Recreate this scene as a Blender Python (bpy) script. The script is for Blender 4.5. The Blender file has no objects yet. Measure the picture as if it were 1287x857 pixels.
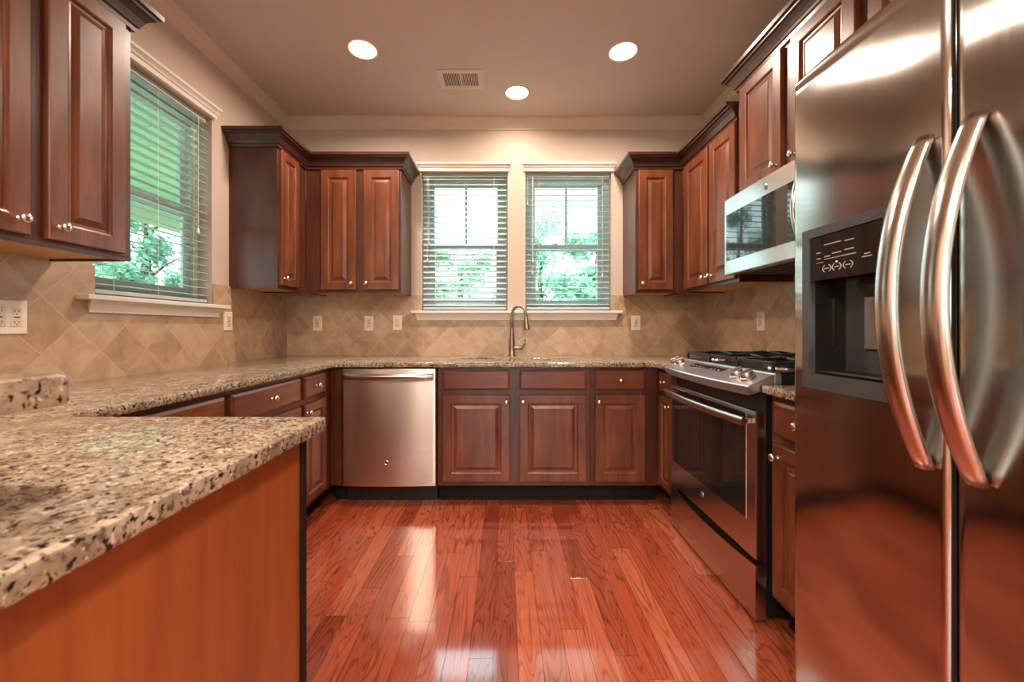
import bpy, bmesh, math, random
from mathutils import Vector, Matrix
from math import pi, sin, cos, radians

random.seed(7)
S = bpy.context.scene
COL = S.collection

# ------------------------------------------------------------------ camera
F_PX, VPX, VPY, CAM_H = 502.0, 635.0, 413.0, 1.12
cd = bpy.data.cameras.new('camera')
cam = bpy.data.objects.new('camera', cd)
COL.objects.link(cam)
cam.location = (0, 0, CAM_H)
cam.rotation_euler = (radians(90), 0, 0)
cd.sensor_width = 36.0
cd.lens = 36.0 * F_PX / 1287.0
cd.shift_x = (643.5 - VPX) / 1287.0
cd.shift_y = -(428.5 - VPY) / 1287.0
cd.clip_start = 0.02
cd.dof.use_dof = True
cd.dof.focus_distance = 2.3
cd.dof.aperture_fstop = 4.5
S.camera = cam

# ------------------------------------------------------------------ exposure
S.view_settings.view_transform = 'Standard'
S.view_settings.look = 'None'
S.view_settings.exposure = 0.3
S.view_settings.gamma = 1.0
S.view_settings.use_curve_mapping = False

# ------------------------------------------------------------------ sky and sun
CAN_POWER = 19.0
REAR_FILL_POWER = 38.0
LAMP_COL = (1.0, 0.81, 0.66)
w = bpy.data.worlds.new('sky')
S.world = w
w.use_nodes = True
bg = w.node_tree.nodes['Background']
bg.inputs['Color'].default_value = (0.74, 0.90, 1.0, 1)
bg.inputs['Strength'].default_value = 4.2
sl = bpy.data.lights.new('sun', 'SUN')
sl.energy = 6.0
sl.angle = radians(2)
sl.color = (1.0, 0.95, 0.86)
sun = bpy.data.objects.new('sun', sl)
COL.objects.link(sun)
sun.rotation_euler = Vector((-0.30, 0.62, -0.95)).to_track_quat('-Z', 'Y').to_euler()

# ------------------------------------------------------------------ materials
def new_mat(name):
    m = bpy.data.materials.new(name)
    m.use_nodes = True
    nt = m.node_tree
    return m, nt, nt.nodes['Principled BSDF']

def N(nt, kind, **kw):
    n = nt.nodes.new(kind)
    for k, v in kw.items():
        setattr(n, k, v)
    return n

def L(nt, a, b):
    nt.links.new(a, b)

def math_node(nt, op, a, b=None, c=None):
    n = N(nt, 'ShaderNodeMath', operation=op)
    for i, v in enumerate((a, b, c)):
        if v is None: continue
        if isinstance(v, (int, float)): n.inputs[i].default_value = v
        else: L(nt, v, n.inputs[i])
    return n.outputs[0]

def ramp(nt, fac, stops):
    r = N(nt, 'ShaderNodeValToRGB')
    el = r.color_ramp.elements
    el[0].position, el[0].color = stops[0][0], (*stops[0][1], 1)
    el[1].position, el[1].color = stops[-1][0], (*stops[-1][1], 1)
    for p, c in stops[1:-1]:
        e = el.new(p); e.color = (*c, 1)
    L(nt, fac, r.inputs[0])
    return r.outputs[0]

def mapping(nt, scale=(1, 1, 1), coord='Object', rot=(0, 0, 0), loc=(0, 0, 0)):
    tc = N(nt, 'ShaderNodeTexCoord')
    mp = N(nt, 'ShaderNodeMapping')
    mp.inputs['Scale'].default_value = scale
    mp.inputs['Rotation'].default_value = rot
    mp.inputs['Location'].default_value = loc
    L(nt, tc.outputs[coord], mp.inputs[0])
    return mp.outputs[0]

def noise(nt, vec, scale, detail=4, rough=0.5, dist=0.0):
    n = N(nt, 'ShaderNodeTexNoise')
    n.inputs['Scale'].default_value = scale
    n.inputs['Detail'].default_value = detail
    n.inputs['Roughness'].default_value = rough
    n.inputs['Distortion'].default_value = dist
    L(nt, vec, n.inputs['Vector'])
    return n.outputs['Fac']

def bump(nt, p, height, strength=0.1, dist=0.01):
    b = N(nt, 'ShaderNodeBump')
    b.inputs['Strength'].default_value = strength
    b.inputs['Distance'].default_value = dist
    L(nt, height, b.inputs['Height'])
    L(nt, b.outputs[0], p.inputs['Normal'])

def mix_col(nt, fac, a, b, blend='MIX'):
    n = N(nt, 'ShaderNodeMix', data_type='RGBA', blend_type=blend)
    if isinstance(fac, (int, float)): n.inputs[0].default_value = fac
    else: L(nt, fac, n.inputs[0])
    for i, v in ((6, a), (7, b)):
        if isinstance(v, tuple): n.inputs[i].default_value = (*v, 1)
        else: L(nt, v, n.inputs[i])
    return n.outputs[2]

def plain(name, col, rough=0.5, metal=0.0, vary=0.06, nscale=8, spec=0.5, bmp=0.0):
    m, nt, p = new_mat(name)
    v = mapping(nt)
    f = noise(nt, v, nscale, 3)
    lo = tuple(c * (1 - vary) for c in col); hi = tuple(min(1, c * (1 + vary)) for c in col)
    L(nt, ramp(nt, f, [(0.3, lo), (0.7, hi)]), p.inputs['Base Color'])
    p.inputs['Roughness'].default_value = rough
    p.inputs['Metallic'].default_value = metal
    p.inputs['Specular IOR Level'].default_value = spec
    if bmp: bump(nt, p, noise(nt, v, nscale * 20, 3), bmp, 0.002)
    return m

def cabinet_wood(name, dark, mid, light, rough=0.33, coat=0.12, horiz=None):
    m, nt, p = new_mat(name)
    sc = (9, 9, 0.9) if horiz is None else horiz
    v = mapping(nt, sc)
    f = noise(nt, v, 3.0, 6, 0.6, 0.6)
    g = noise(nt, mapping(nt, (1, 1, 0.7)), 3.5, 3, 0.5)
    fine = noise(nt, mapping(nt, tuple(c * 12 for c in sc)), 3.0, 3, 0.7)
    s = math_node(nt, 'ADD', math_node(nt, 'MULTIPLY', f, 0.45), math_node(nt, 'ADD', math_node(nt, 'MULTIPLY', g, 0.4), math_node(nt, 'MULTIPLY', fine, 0.15)))
    L(nt, ramp(nt, s, [(0.33, dark), (0.5, mid), (0.68, light)]), p.inputs['Base Color'])
    p.inputs['Roughness'].default_value = rough
    p.inputs['Coat Weight'].default_value = coat
    p.inputs['Coat Roughness'].default_value = 0.22
    bump(nt, p, fine, 0.05, 0.002)
    return m

def steel(name, col, rough=0.24, axis='z', wave=0.0, aniso=0.0, rot=0.0, wsc=(1, 1.6, 1.0)):
    m, nt, p = new_mat(name)
    sc = {'z': (260, 260, 1.2), 'x': (1.2, 260, 260), 'y': (260, 1.2, 260)}[axis]
    f = noise(nt, mapping(nt, sc), 1.0, 3, 0.6)
    lo = tuple(c * 0.93 for c in col)
    L(nt, ramp(nt, f, [(0.3, lo), (0.7, col)]), p.inputs['Base Color'])
    p.inputs['Metallic'].default_value = 1.0
    r = N(nt, 'ShaderNodeMapRange')
    r.inputs['To Min'].default_value = rough * 0.85; r.inputs['To Max'].default_value = rough * 1.2
    L(nt, f, r.inputs['Value']); L(nt, r.outputs[0], p.inputs['Roughness'])
    if aniso:
        p.inputs['Anisotropic'].default_value = aniso
        p.inputs['Anisotropic Rotation'].default_value = rot
        tg = N(nt, 'ShaderNodeTangent', direction_type='RADIAL', axis='Z')
        L(nt, tg.outputs[0], p.inputs['Tangent'])
    if wave:
        big = noise(nt, mapping(nt, wsc), 3.0, 1, 0.3)
        bump(nt, p, math_node(nt, 'MULTIPLY', big, wave), 1.0, 1.0)
    return m

M = {}
M['wall'] = plain('wall_paint_warm_beige', (0.57, 0.465, 0.38), 0.6, vary=0.015, bmp=0.05)
M['ceiling'] = plain('ceiling_paint', (0.58, 0.50, 0.43), 0.7, vary=0.015, bmp=0.04)
M['trim'] = plain('white_gloss_trim', (0.76, 0.70, 0.63), 0.35, vary=0.015)
M['crown'] = plain('ivory_crown_paint', (0.64, 0.54, 0.44), 0.5, vary=0.015)
M['vinyl'] = plain('window_vinyl_backlit', (0.56, 0.70, 0.71), 0.4, vary=0.02)  # teal cast of the backlit frames put into the colour
M['slat'] = plain('blind_slat_backlit_grey', (0.47, 0.545, 0.55), 0.45, vary=0.02)  # white slats painted darker and cooler, as if shaded against the daylight
M['cord'] = plain('blind_cord', (0.85, 0.84, 0.78), 0.7)
M['plate'] = plain('outlet_plate_ivory', (0.80, 0.72, 0.63), 0.35, vary=0.01)
M['slot'] = plain('outlet_slot_dark', (0.10, 0.08, 0.07), 0.6)
M['recept'] = plain('receptacle_face', (0.66, 0.58, 0.50), 0.4, vary=0.01)
WD, WM, WL = (0.055, 0.013, 0.005), (0.145, 0.039, 0.014), (0.25, 0.078, 0.029)
M['wood'] = cabinet_wood('cherry_cabinet_wood', WD, WM, WL)
M['wood_h'] = cabinet_wood('cherry_drawer_wood', WD, WM, WL, horiz=(0.9, 9, 9))
M['frame'] = cabinet_wood('cherry_face_frame', (0.034, 0.009, 0.005), (0.078, 0.020, 0.009), (0.125, 0.036, 0.016), 0.36)
M['crownwood'] = cabinet_wood('dark_cherry_moulding', (0.030, 0.010, 0.007), (0.052, 0.018, 0.012), (0.075, 0.026, 0.018), 0.28, 0.2, horiz=(2, 2, 2))
M['panel'] = cabinet_wood('amber_end_panel_veneer', (0.20, 0.046, 0.011), (0.30, 0.076, 0.018), (0.38, 0.108, 0.030), 0.38, 0.15)
M['tan'] = cabinet_wood('natural_maple_underside', (0.42, 0.23, 0.10), (0.55, 0.32, 0.15), (0.66, 0.41, 0.21), 0.5, 0.0)
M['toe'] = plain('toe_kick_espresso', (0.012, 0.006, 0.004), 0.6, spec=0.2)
M['black'] = plain('black_enamel', (0.012, 0.012, 0.013), 0.32)
M['rubber'] = plain('black_plastic', (0.02, 0.021, 0.022), 0.5)
M['iron'] = plain('cast_iron', (0.018, 0.018, 0.02), 0.38, vary=0.2, bmp=0.2)
M['glassblack'] = plain('black_oven_glass', (0.016, 0.015, 0.014), 0.04, vary=0.02, spec=0.75)
M['steel'] = steel('brushed_stainless', (0.60, 0.565, 0.53), 0.22, 'z')
M['steel_f'] = steel('brushed_stainless_fridge', (0.56, 0.53, 0.50), 0.13, 'z', wave=0.007, aniso=0.95, wsc=(1, 1.2, 0.9))
M['steel_dw'] = steel('brushed_stainless_dishwasher', (0.74, 0.68, 0.62), 0.30, 'x', wave=0.003, aniso=0.93, rot=0.25, wsc=(1.6, 1, .5))
M['steel_h'] = steel('satin_steel_handle', (0.66, 0.62, 0.58), 0.20, 'z')
M['steel_t'] = steel('range_top_steel', (0.66, 0.69, 0.73), 0.34, 'y')
M['grey'] = plain('dispenser_bezel_grey', (0.13, 0.145, 0.155), 0.28, metal=0.6)
M['nickel'] = plain('satin_nickel', (0.78, 0.70, 0.62), 0.2, metal=1.0, vary=0.02)
M['bronze'] = plain('faucet_brushed_nickel', (0.34, 0.285, 0.245), 0.32, metal=1.0, vary=0.04)
M['knobsteel'] = plain('burner_knob_metal', (0.62, 0.56, 0.50), 0.36, metal=1.0, vary=0.04)
M['display'] = plain('display_panel', (0.055, 0.028, 0.022), 0.08)
M['mark'] = plain('panel_marking', (0.62, 0.56, 0.50), 0.5)
M['bark'] = plain('tree_bark', (0.10, 0.075, 0.05), 0.9, vary=0.3, bmp=0.4)
M['soffit'] = plain('porch_soffit_paint', (0.50, 0.66, 0.52), 0.6)
M['siding'] = plain('porch_beam_paint', (0.52, 0.50, 0.40), 0.6)
M['vent'] = plain('ceiling_vent_paint', (0.62, 0.55, 0.48), 0.45)

def mat_emit(name, col, strength):
    m, nt, p = new_mat(name)
    p.inputs['Emission Color'].default_value = (*col, 1)
    p.inputs['Emission Strength'].default_value = strength
    p.inputs['Base Color'].default_value = (0.9, 0.9, 0.9, 1)
    return m
M['lens'] = mat_emit('lit_lamp_lens', (1.0, 0.86, 0.72), 9.0)
M['led'] = mat_emit('display_digits', (0.25, 0.9, 0.6), 0.6)

def mat_glass():
    m, nt, p = new_mat('window_glass')
    nt.nodes.remove(p)
    out = nt.nodes['Material Output']
    tr = N(nt, 'ShaderNodeBsdfTransparent'); tr.inputs[0].default_value = (0.93, 0.98, 0.96, 1)
    gl = N(nt, 'ShaderNodeBsdfGlossy'); gl.inputs['Roughness'].default_value = 0.01
    fr = N(nt, 'ShaderNodeFresnel'); fr.inputs[0].default_value = 1.45
    mx = N(nt, 'ShaderNodeMixShader')
    ge = N(nt, 'ShaderNodeNewGeometry')
    front = math_node(nt, 'SUBTRACT', 1.0, ge.outputs['Backfacing'])
    L(nt, math_node(nt, 'MULTIPLY', fr.outputs[0], front), mx.inputs[0]); L(nt, tr.outputs[0], mx.inputs[1]); L(nt, gl.outputs[0], mx.inputs[2])
    L(nt, mx.outputs[0], out.inputs[0])
    return m
M['glass'] = mat_glass()

def mat_leaf():
    m, nt, p = new_mat('hazed_tree_leaf')
    f = noise(nt, mapping(nt), 1.7, 3)
    L(nt, ramp(nt, f, [(0.3, (0.10, 0.22, 0.17)), (0.5, (0.20, 0.36, 0.28)), (0.7, (0.36, 0.54, 0.44))]), p.inputs['Base Color'])  # greens paled and cooled, bright outdoor haze painted into the leaves
    p.inputs['Roughness'].default_value = 0.5
    p.inputs['Subsurface Weight'].default_value = 0.0
    out = nt.nodes['Material Output']
    tl = N(nt, 'ShaderNodeBsdfTranslucent'); tl.inputs[0].default_value = (0.30, 0.60, 0.42, 1)
    mx = N(nt, 'ShaderNodeMixShader'); mx.inputs[0].default_value = 0.4
    L(nt, p.outputs[0], mx.inputs[1]); L(nt, tl.outputs[0], mx.inputs[2]); L(nt, mx.outputs[0], out.inputs[0])
    return m
M['leaf'] = mat_leaf()

def mat_lawn():
    m, nt, p = new_mat('lawn_grass')
    f = noise(nt, mapping(nt), 3, 6)
    L(nt, ramp(nt, f, [(0.3, (0.06, 0.14, 0.04)), (0.7, (0.18, 0.30, 0.09))]), p.inputs['Base Color'])
    p.inputs['Roughness'].default_value = 0.9
    return m
M['lawn'] = mat_lawn()

def mat_granite():
    m, nt, p = new_mat('speckled_beige_granite')
    v = mapping(nt)
    base = ramp(nt, noise(nt, v, 22, 5, 0.6), [(0.32, (0.20, 0.148, 0.10)), (0.5, (0.335, 0.265, 0.19)), (0.66, (0.49, 0.405, 0.30))])
    f1 = noise(nt, v, 95, 4, 0.55, 0.3)
    c1 = ramp(nt, f1, [(0.52, (0, 0, 0)), (0.61, (0.9, 0.9, 0.9))])
    col = mix_col(nt, c1, base, (0.10, 0.066, 0.050))
    f2 = noise(nt, mapping(nt, loc=(7, 3, 1)), 105, 3, 0.5, 0.2)
    c2 = ramp(nt, f2, [(0.585, (0, 0, 0)), (0.625, (1, 1, 1))])
    col = mix_col(nt, c2, col, (0.018, 0.014, 0.014))
    f3 = noise(nt, mapping(nt, loc=(2, 9, 4)), 90, 3, 0.5)
    c3 = ramp(nt, f3, [(0.63, (0, 0, 0)), (0.67, (1, 1, 1))])
    col = mix_col(nt, c3, col, (0.62, 0.54, 0.44))
    f4 = noise(nt, mapping(nt, loc=(5, 1, 8)), 45, 4, 0.6)
    c4 = ramp(nt, f4, [(0.58, (0, 0, 0)), (0.70, (0.7, 0.7, 0.7))])
    col = mix_col(nt, c4, col, (0.22, 0.19, 0.17))
    L(nt, col, p.inputs['Base Color'])
    p.inputs['Roughness'].default_value = 0.07
    p.inputs['Specular IOR Level'].default_value = 0.55
    return m
M['granite'] = mat_granite()

def mat_tile():
    """diagonal travertine tiles; u runs along the wall, v up"""
    m, nt, p = new_mat('diagonal_travertine_tile')
    tc = N(nt, 'ShaderNodeTexCoord')
    sp = N(nt, 'ShaderNodeSeparateXYZ'); L(nt, tc.outputs['Object'], sp.inputs[0])
    ge = N(nt, 'ShaderNodeNewGeometry')
    sn = N(nt, 'ShaderNodeSeparateXYZ'); L(nt, ge.outputs['True Normal'], sn.inputs[0])
    side = math_node(nt, 'GREATER_THAN', math_node(nt, 'ABSOLUTE', sn.outputs[0]), 0.5)
    mu = N(nt, 'ShaderNodeMix', data_type='FLOAT')
    L(nt, side, mu.inputs[0]); L(nt, sp.outputs[0], mu.inputs[2]); L(nt, math_node(nt, 'ADD', sp.outputs[1], -2.027), mu.inputs[3])
    u, z = mu.outputs[0], math_node(nt, 'ADD', sp.outputs[2], -0.915)
    D = 0.2185
    a = math_node(nt, 'DIVIDE', math_node(nt, 'ADD', u, z), D)
    b = math_node(nt, 'DIVIDE', math_node(nt, 'SUBTRACT', u, z), D)
    fa, fb = math_node(nt, 'FRACT', a), math_node(nt, 'FRACT', b)
    ia, ib = math_node(nt, 'FLOOR', a), math_node(nt, 'FLOOR', b)
    ea = math_node(nt, 'MINIMUM', fa, math_node(nt, 'SUBTRACT', 1.0, fa))
    eb = math_node(nt, 'MINIMUM', fb, math_node(nt, 'SUBTRACT', 1.0, fb))
    e = math_node(nt, 'MINIMUM', ea, eb)
    grout = math_node(nt, 'LESS_THAN', e, 0.011)
    cv = N(nt, 'ShaderNodeCombineXYZ'); L(nt, ia, cv.inputs[0]); L(nt, ib, cv.inputs[1]); L(nt, side, cv.inputs[2])
    wn = N(nt, 'ShaderNodeTexWhiteNoise', noise_dimensions='3D'); L(nt, cv.outputs[0], wn.inputs['Vector'])
    ad = N(nt, 'ShaderNodeVectorMath', operation='ADD')
    sc = N(nt, 'ShaderNodeVectorMath', operation='SCALE'); sc.inputs['Scale'].default_value = 5
    L(nt, wn.outputs['Color'], sc.inputs[0]); L(nt, tc.outputs['Object'], ad.inputs[0]); L(nt, sc.outputs[0], ad.inputs[1])
    f = noise(nt, ad.outputs[0], 9, 6, 0.62, 0.8)
    f2 = math_node(nt, 'ADD', math_node(nt, 'MULTIPLY', f, 0.80), math_node(nt, 'MULTIPLY', wn.outputs['Value'], 0.20))
    col = ramp(nt, f2, [(0.28, (0.34, 0.215, 0.125)), (0.5, (0.47, 0.32, 0.20)), (0.72, (0.58, 0.425, 0.285))])
    col = mix_col(nt, grout, col, (0.53, 0.395, 0.27))
    L(nt, col, p.inputs['Base Color'])
    p.inputs['Roughness'].default_value = 0.33
    h = math_node(nt, 'MULTIPLY', math_node(nt, 'MINIMUM', e, 0.03), 30.0)
    bump(nt, p, h, 0.18, 0.002)
    return m
M['tile'] = mat_tile()

def mat_floor():
    m, nt, p = new_mat('red_oak_plank_floor')
    tc = N(nt, 'ShaderNodeTexCoord')
    sp = N(nt, 'ShaderNodeSeparateXYZ'); L(nt, tc.outputs['Object'], sp.inputs[0])
    W_, LEN = 0.083, 0.95
    r = math_node(nt, 'DIVIDE', math_node(nt, 'ADD', sp.outputs[0], 10.0), W_)
    row = math_node(nt, 'FLOOR', r); fr = math_node(nt, 'FRACT', r)
    w1 = N(nt, 'ShaderNodeTexWhiteNoise', noise_dimensions='1D'); L(nt, row, w1.inputs['W'])
    w1b = N(nt, 'ShaderNodeTexWhiteNoise', noise_dimensions='1D'); L(nt, math_node(nt, 'ADD', row, 77.3), w1b.inputs['W'])
    ln = math_node(nt, 'ADD', math_node(nt, 'MULTIPLY', w1b.outputs['Value'], 0.6), 0.65)
    q = math_node(nt, 'DIVIDE', math_node(nt, 'ADD', sp.outputs[1], math_node(nt, 'MULTIPLY', w1.outputs['Value'], 5.0)), ln)
    pid = math_node(nt, 'FLOOR', q); fq = math_node(nt, 'FRACT', q)
    cv = N(nt, 'ShaderNodeCombineXYZ'); L(nt, row, cv.inputs[0]); L(nt, pid, cv.inputs[1])
    wn = N(nt, 'ShaderNodeTexWhiteNoise', noise_dimensions='2D'); L(nt, cv.outputs[0], wn.inputs['Vector'])
    # grain: distorted rings stretched along the board
    off = N(nt, 'ShaderNodeVectorMath', operation='SCALE'); off.inputs['Scale'].default_value = 9
    L(nt, wn.outputs['Color'], off.inputs[0])
    ad = N(nt, 'ShaderNodeVectorMath', operation='ADD'); L(nt, tc.outputs['Object'], ad.inputs[0]); L(nt, off.outputs[0], ad.inputs[1])
    mp = N(nt, 'ShaderNodeMapping'); mp.inputs['Scale'].default_value = (9.0, 0.9, 1); L(nt, ad.outputs[0], mp.inputs[0])
    field = noise(nt, mp.outputs[0], 1.0, 2, 0.45, 0.5)
    rings = math_node(nt, 'FRACT', math_node(nt, 'MULTIPLY', field, 20.0))
    ringl = ramp(nt, rings, [(0.0, (0.35, 0.35, 0.35)), (0.22, (0.9, 0.9, 0.9)), (0.8, (1, 1, 1)), (1.0, (0.35, 0.35, 0.35))])
    mp2 = N(nt, 'ShaderNodeMapping'); mp2.inputs['Scale'].default_value = (190, 5, 1); L(nt, ad.outputs[0], mp2.inputs[0])
    fine = noise(nt, mp2.outputs[0], 1.0, 3, 0.6)
    finel = ramp(nt, fine, [(0.35, (0.72, 0.72, 0.72)), (0.6, (1, 1, 1))])
    base = ramp(nt, wn.outputs['Value'], [(0.0, (0.26, 0.045, 0.019)), (0.35, (0.40, 0.076, 0.031)), (0.8, (0.48, 0.105, 0.046)), (1.0, (0.54, 0.145, 0.07))])
    col = mix_col(nt, 0.75, base, ringl, 'MULTIPLY')
    col = mix_col(nt, 0.7, col, finel, 'MULTIPLY')
    ex = math_node(nt, 'MULTIPLY', math_node(nt, 'MINIMUM', fr, math_node(nt, 'SUBTRACT', 1.0, fr)), W_)
    ey = math_node(nt, 'MULTIPLY', math_node(nt, 'MINIMUM', fq, math_node(nt, 'SUBTRACT', 1.0, fq)), ln)
    e = math_node(nt, 'MINIMUM', ex, ey)
    gap = math_node(nt, 'LESS_THAN', e, 0.0009)
    col = mix_col(nt, gap, col, (0.09, 0.02, 0.012))
    L(nt, col, p.inputs['Base Color'])
    rr = N(nt, 'ShaderNodeMapRange'); rr.inputs['To Min'].default_value = 0.12; rr.inputs['To Max'].default_value = 0.20
    L(nt, fine, rr.inputs['Value']); L(nt, rr.outputs[0], p.inputs['Roughness'])
    p.inputs['Coat Weight'].default_value = 1.0
    p.inputs['Coat IOR'].default_value = 1.9
    p.inputs['Coat Roughness'].default_value = 0.08
    h = math_node(nt, 'MINIMUM', e, 0.002)
    bump(nt, p, math_node(nt, 'ADD', h, math_node(nt, 'MULTIPLY', noise(nt, mapping(nt, (6, 1, 1)), 2.0, 1, 0.3), 0.0012)), 0.5, 1.0)
    return m
M['floor'] = mat_floor()

# ------------------------------------------------------------------ helpers
def obj(name, bm, m, parent=None, smooth=False, loc=None, auto=None):
    bmesh.ops.recalc_face_normals(bm, faces=bm.faces)
    me = bpy.data.meshes.new(name)
    bm.to_mesh(me); bm.free()
    me.materials.append(m)
    if smooth or auto:
        for f in me.polygons: f.use_smooth = True
        if auto:
            try: me.set_sharp_from_angle(angle=radians(auto))
            except Exception: pass
    o = bpy.data.objects.new(name, me)
    COL.objects.link(o)
    if parent: o.parent = parent
    if loc: o.location = loc
    return o

def tag(o, label=None, cat=None, group=None, kind=None):
    if label: o['label'] = label
    if cat: o['category'] = cat
    if group: o['group'] = group
    if kind: o['kind'] = kind
    return o

def thing(name, label, cat, loc=(0, 0, 0), rz=0.0, group=None, kind=None):
    o = bpy.data.objects.new(name, None)
    COL.objects.link(o)
    o.empty_display_size = 0.1
    o.location = loc
    o.rotation_euler = (0, 0, rz)
    return tag(o, label, cat, group, kind)

def dup(root, loc, rz=None, label=None):
    def cp(o, par):
        c = o.copy(); COL.objects.link(c); c.parent = par
        for k in list(o.children): cp(k, c)
        return c
    r = cp(root, None)
    r.location = loc
    if rz is not None: r.rotation_euler = (0, 0, rz)
    if label: r['label'] = label
    return r

def B(): return bmesh.new()

def box(bm, x0, x1, y0, y1, z0, z1, bev=0.0, seg=1):
    r = bmesh.ops.create_cube(bm, size=1.0)
    vs = r['verts']
    for v in vs:
        v.co = Vector((x0 + (v.co.x + .5) * (x1 - x0), y0 + (v.co.y + .5) * (y1 - y0), z0 + (v.co.z + .5) * (z1 - z0)))
    if bev:
        es = list({e for v in vs for e in v.link_edges})
        bmesh.ops.bevel(bm, geom=es, offset=bev, segments=seg, profile=0.5, affect='EDGES')
    return bm

def rings_xz(bm, rings, cap=True):
    """rings: list of (x0,x1,z0,z1,y) -> nested rectangles joined by quads, last one capped"""
    prev = None
    for (x0, x1, z0, z1, y) in rings:
        vs = [bm.verts.new(c) for c in ((x0, y, z0), (x1, y, z0), (x1, y, z1), (x0, y, z1))]
        if prev:
            for i in range(4):
                bm.faces.new((prev[i], prev[(i + 1) % 4], vs[(i + 1) % 4], vs[i]))
        else:
            first = vs
        prev = vs
    if cap:
        bm.faces.new(prev); bm.faces.new(first[::-1])
    return bm

def inset_rings(x0, x1, z0, z1, prof):
    return [(x0 + d, x1 - d, z0 + d, z1 - d, y) for d, y in prof]

def raised_door(w, h, fw=0.058):
    prof = [(0, 0), (0, -0.017), (0.003, -0.020), (fw - 0.006, -0.020), (fw, -0.017), (fw + 0.002, -0.011),
            (fw + 0.012, -0.010), (fw + 0.030, -0.0165), (fw + 0.033, -0.0185), (fw + 0.034, -0.0185)]
    return rings_xz(B(), inset_rings(0, w, 0, h, prof))

def slab_front(w, h):
    prof = [(0, 0), (0, -0.012), (0.002, -0.014), (0.008, -0.0175), (0.012, -0.0195), (0.013, -0.0195)]
    return rings_xz(B(), inset_rings(0, w, 0, h, prof))

def lathe(bm, prof, seg=24, mat=None):
    """prof: (r, h) around local z"""
    rings = []
    for r, h in prof:
        if r < 1e-5: rings.append([bm.verts.new((0, 0, h))])
        else: rings.append([bm.verts.new((r * cos(2 * pi * i / seg), r * sin(2 * pi * i / seg), h)) for i in range(seg)])
    allv = [v for r in rings for v in r]
    for a, b in zip(rings, rings[1:]):
        for i in range(seg):
            j = (i + 1) % seg
            if len(a) == 1 and len(b) == 1: continue
            if len(a) == 1: bm.faces.new((a[0], b[i], b[j]))
            elif len(b) == 1: bm.faces.new((a[i], a[j], b[0]))
            else: bm.faces.new((a[i], a[j], b[j], b[i]))
    for r in (rings[0], rings[-1]):
        if len(r) > 1: bm.faces.new(r)
    if mat is not None:
        for v in allv: v.co = mat @ v.co
    return bm

def tube(bm, pts, ra, rb=None, seg=12, up=Vector((0, 0, 1)), rads=None):
    """sweep an ellipse (ra across, rb along the up side) through pts"""
    rb = ra if rb is None else rb
    pts = [Vector(p) for p in pts]
    prev = None; rings = []
    n = len(pts)
    for i, p in enumerate(pts):
        t = (pts[min(i + 1, n - 1)] - pts[max(i - 1, 0)]).normalized()
        s = t.cross(up)
        if s.length < 1e-4: s = t.cross(Vector((1, 0, 0)))
        s.normalize(); u = s.cross(t).normalized()
        k = rads[i] if rads else 1.0
        rings.append([bm.verts.new(p + s * (ra * k * cos(2 * pi * j / seg)) + u * (rb * k * sin(2 * pi * j / seg))) for j in range(seg)])
    for a, b in zip(rings, rings[1:]):
        for j in range(seg):
            bm.faces.new((a[j], a[(j + 1) % seg], b[(j + 1) % seg], b[j]))
    bm.faces.new(rings[0][::-1]); bm.faces.new(rings[-1])
    return bm

def sweep(bm, prof, path):
    """prof (out, up) swept along 2-D path; out = right side of travel, mitred"""
    path = [Vector((p[0], p[1])) for p in path]
    rings = []
    n = len(path)
    for i, p in enumerate(path):
        d0 = (path[i] - path[i - 1]).normalized() if i > 0 else None
        d1 = (path[i + 1] - path[i]).normalized() if i < n - 1 else None
        nr = lambda d: Vector((d.y, -d.x))
        if d0 is None: m = nr(d1)
        elif d1 is None: m = nr(d0)
        else:
            a, b = nr(d0), nr(d1); m = (a + b); m = m / (1 + a.dot(b))
        rings.append([bm.verts.new((p.x + m.x * o, p.y + m.y * o, z)) for o, z in prof])
    k = len(prof)
    for a, b in zip(rings, rings[1:]):
        for j in range(k):
            bm.faces.new((a[j], a[(j + 1) % k], b[(j + 1) % k], b[j]))
    bm.faces.new(rings[0]); bm.faces.new(rings[-1][::-1])
    return bm

def plate(bm, u, z0h, holes, thick, put):
    """a flat slab with rectangular holes: u=(u0,u1), z0h=(z0,z1); put(u,d,z)->xyz with d in 0..thick"""
    us = sorted({u[0], u[1], *[h[0] for h in holes], *[h[1] for h in holes]})
    zs = sorted({z0h[0], z0h[1], *[h[2] for h in holes], *[h[3] for h in holes]})
    def solid(i, j):
        if i < 0 or j < 0 or i >= len(us) - 1 or j >= len(zs) - 1: return False
        cu, cz = (us[i] + us[i + 1]) / 2, (zs[j] + zs[j + 1]) / 2
        return not any(h[0] < cu < h[1] and h[2] < cz < h[3] for h in holes)
    V = {}
    def v(i, j, k):
        if (i, j, k) not in V: V[(i, j, k)] = bm.verts.new(put(us[i], thick * k, zs[j]))
        return V[(i, j, k)]
    for i in range(len(us) - 1):
        for j in range(len(zs) - 1):
            if not solid(i, j): continue
            for k in (0, 1): bm.faces.new((v(i, j, k), v(i + 1, j, k), v(i + 1, j + 1, k), v(i, j + 1, k)))
            if not solid(i - 1, j): bm.faces.new((v(i, j, 0), v(i, j + 1, 0), v(i, j + 1, 1), v(i, j, 1)))
            if not solid(i + 1, j): bm.faces.new((v(i + 1, j, 0), v(i + 1, j + 1, 0), v(i + 1, j + 1, 1), v(i + 1, j, 1)))
            if not solid(i, j - 1): bm.faces.new((v(i, j, 0), v(i + 1, j, 0), v(i + 1, j, 1), v(i, j, 1)))
            if not solid(i, j + 1): bm.faces.new((v(i, j + 1, 0), v(i + 1, j + 1, 0), v(i + 1, j + 1, 1), v(i, j + 1, 1)))
    return bm

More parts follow.
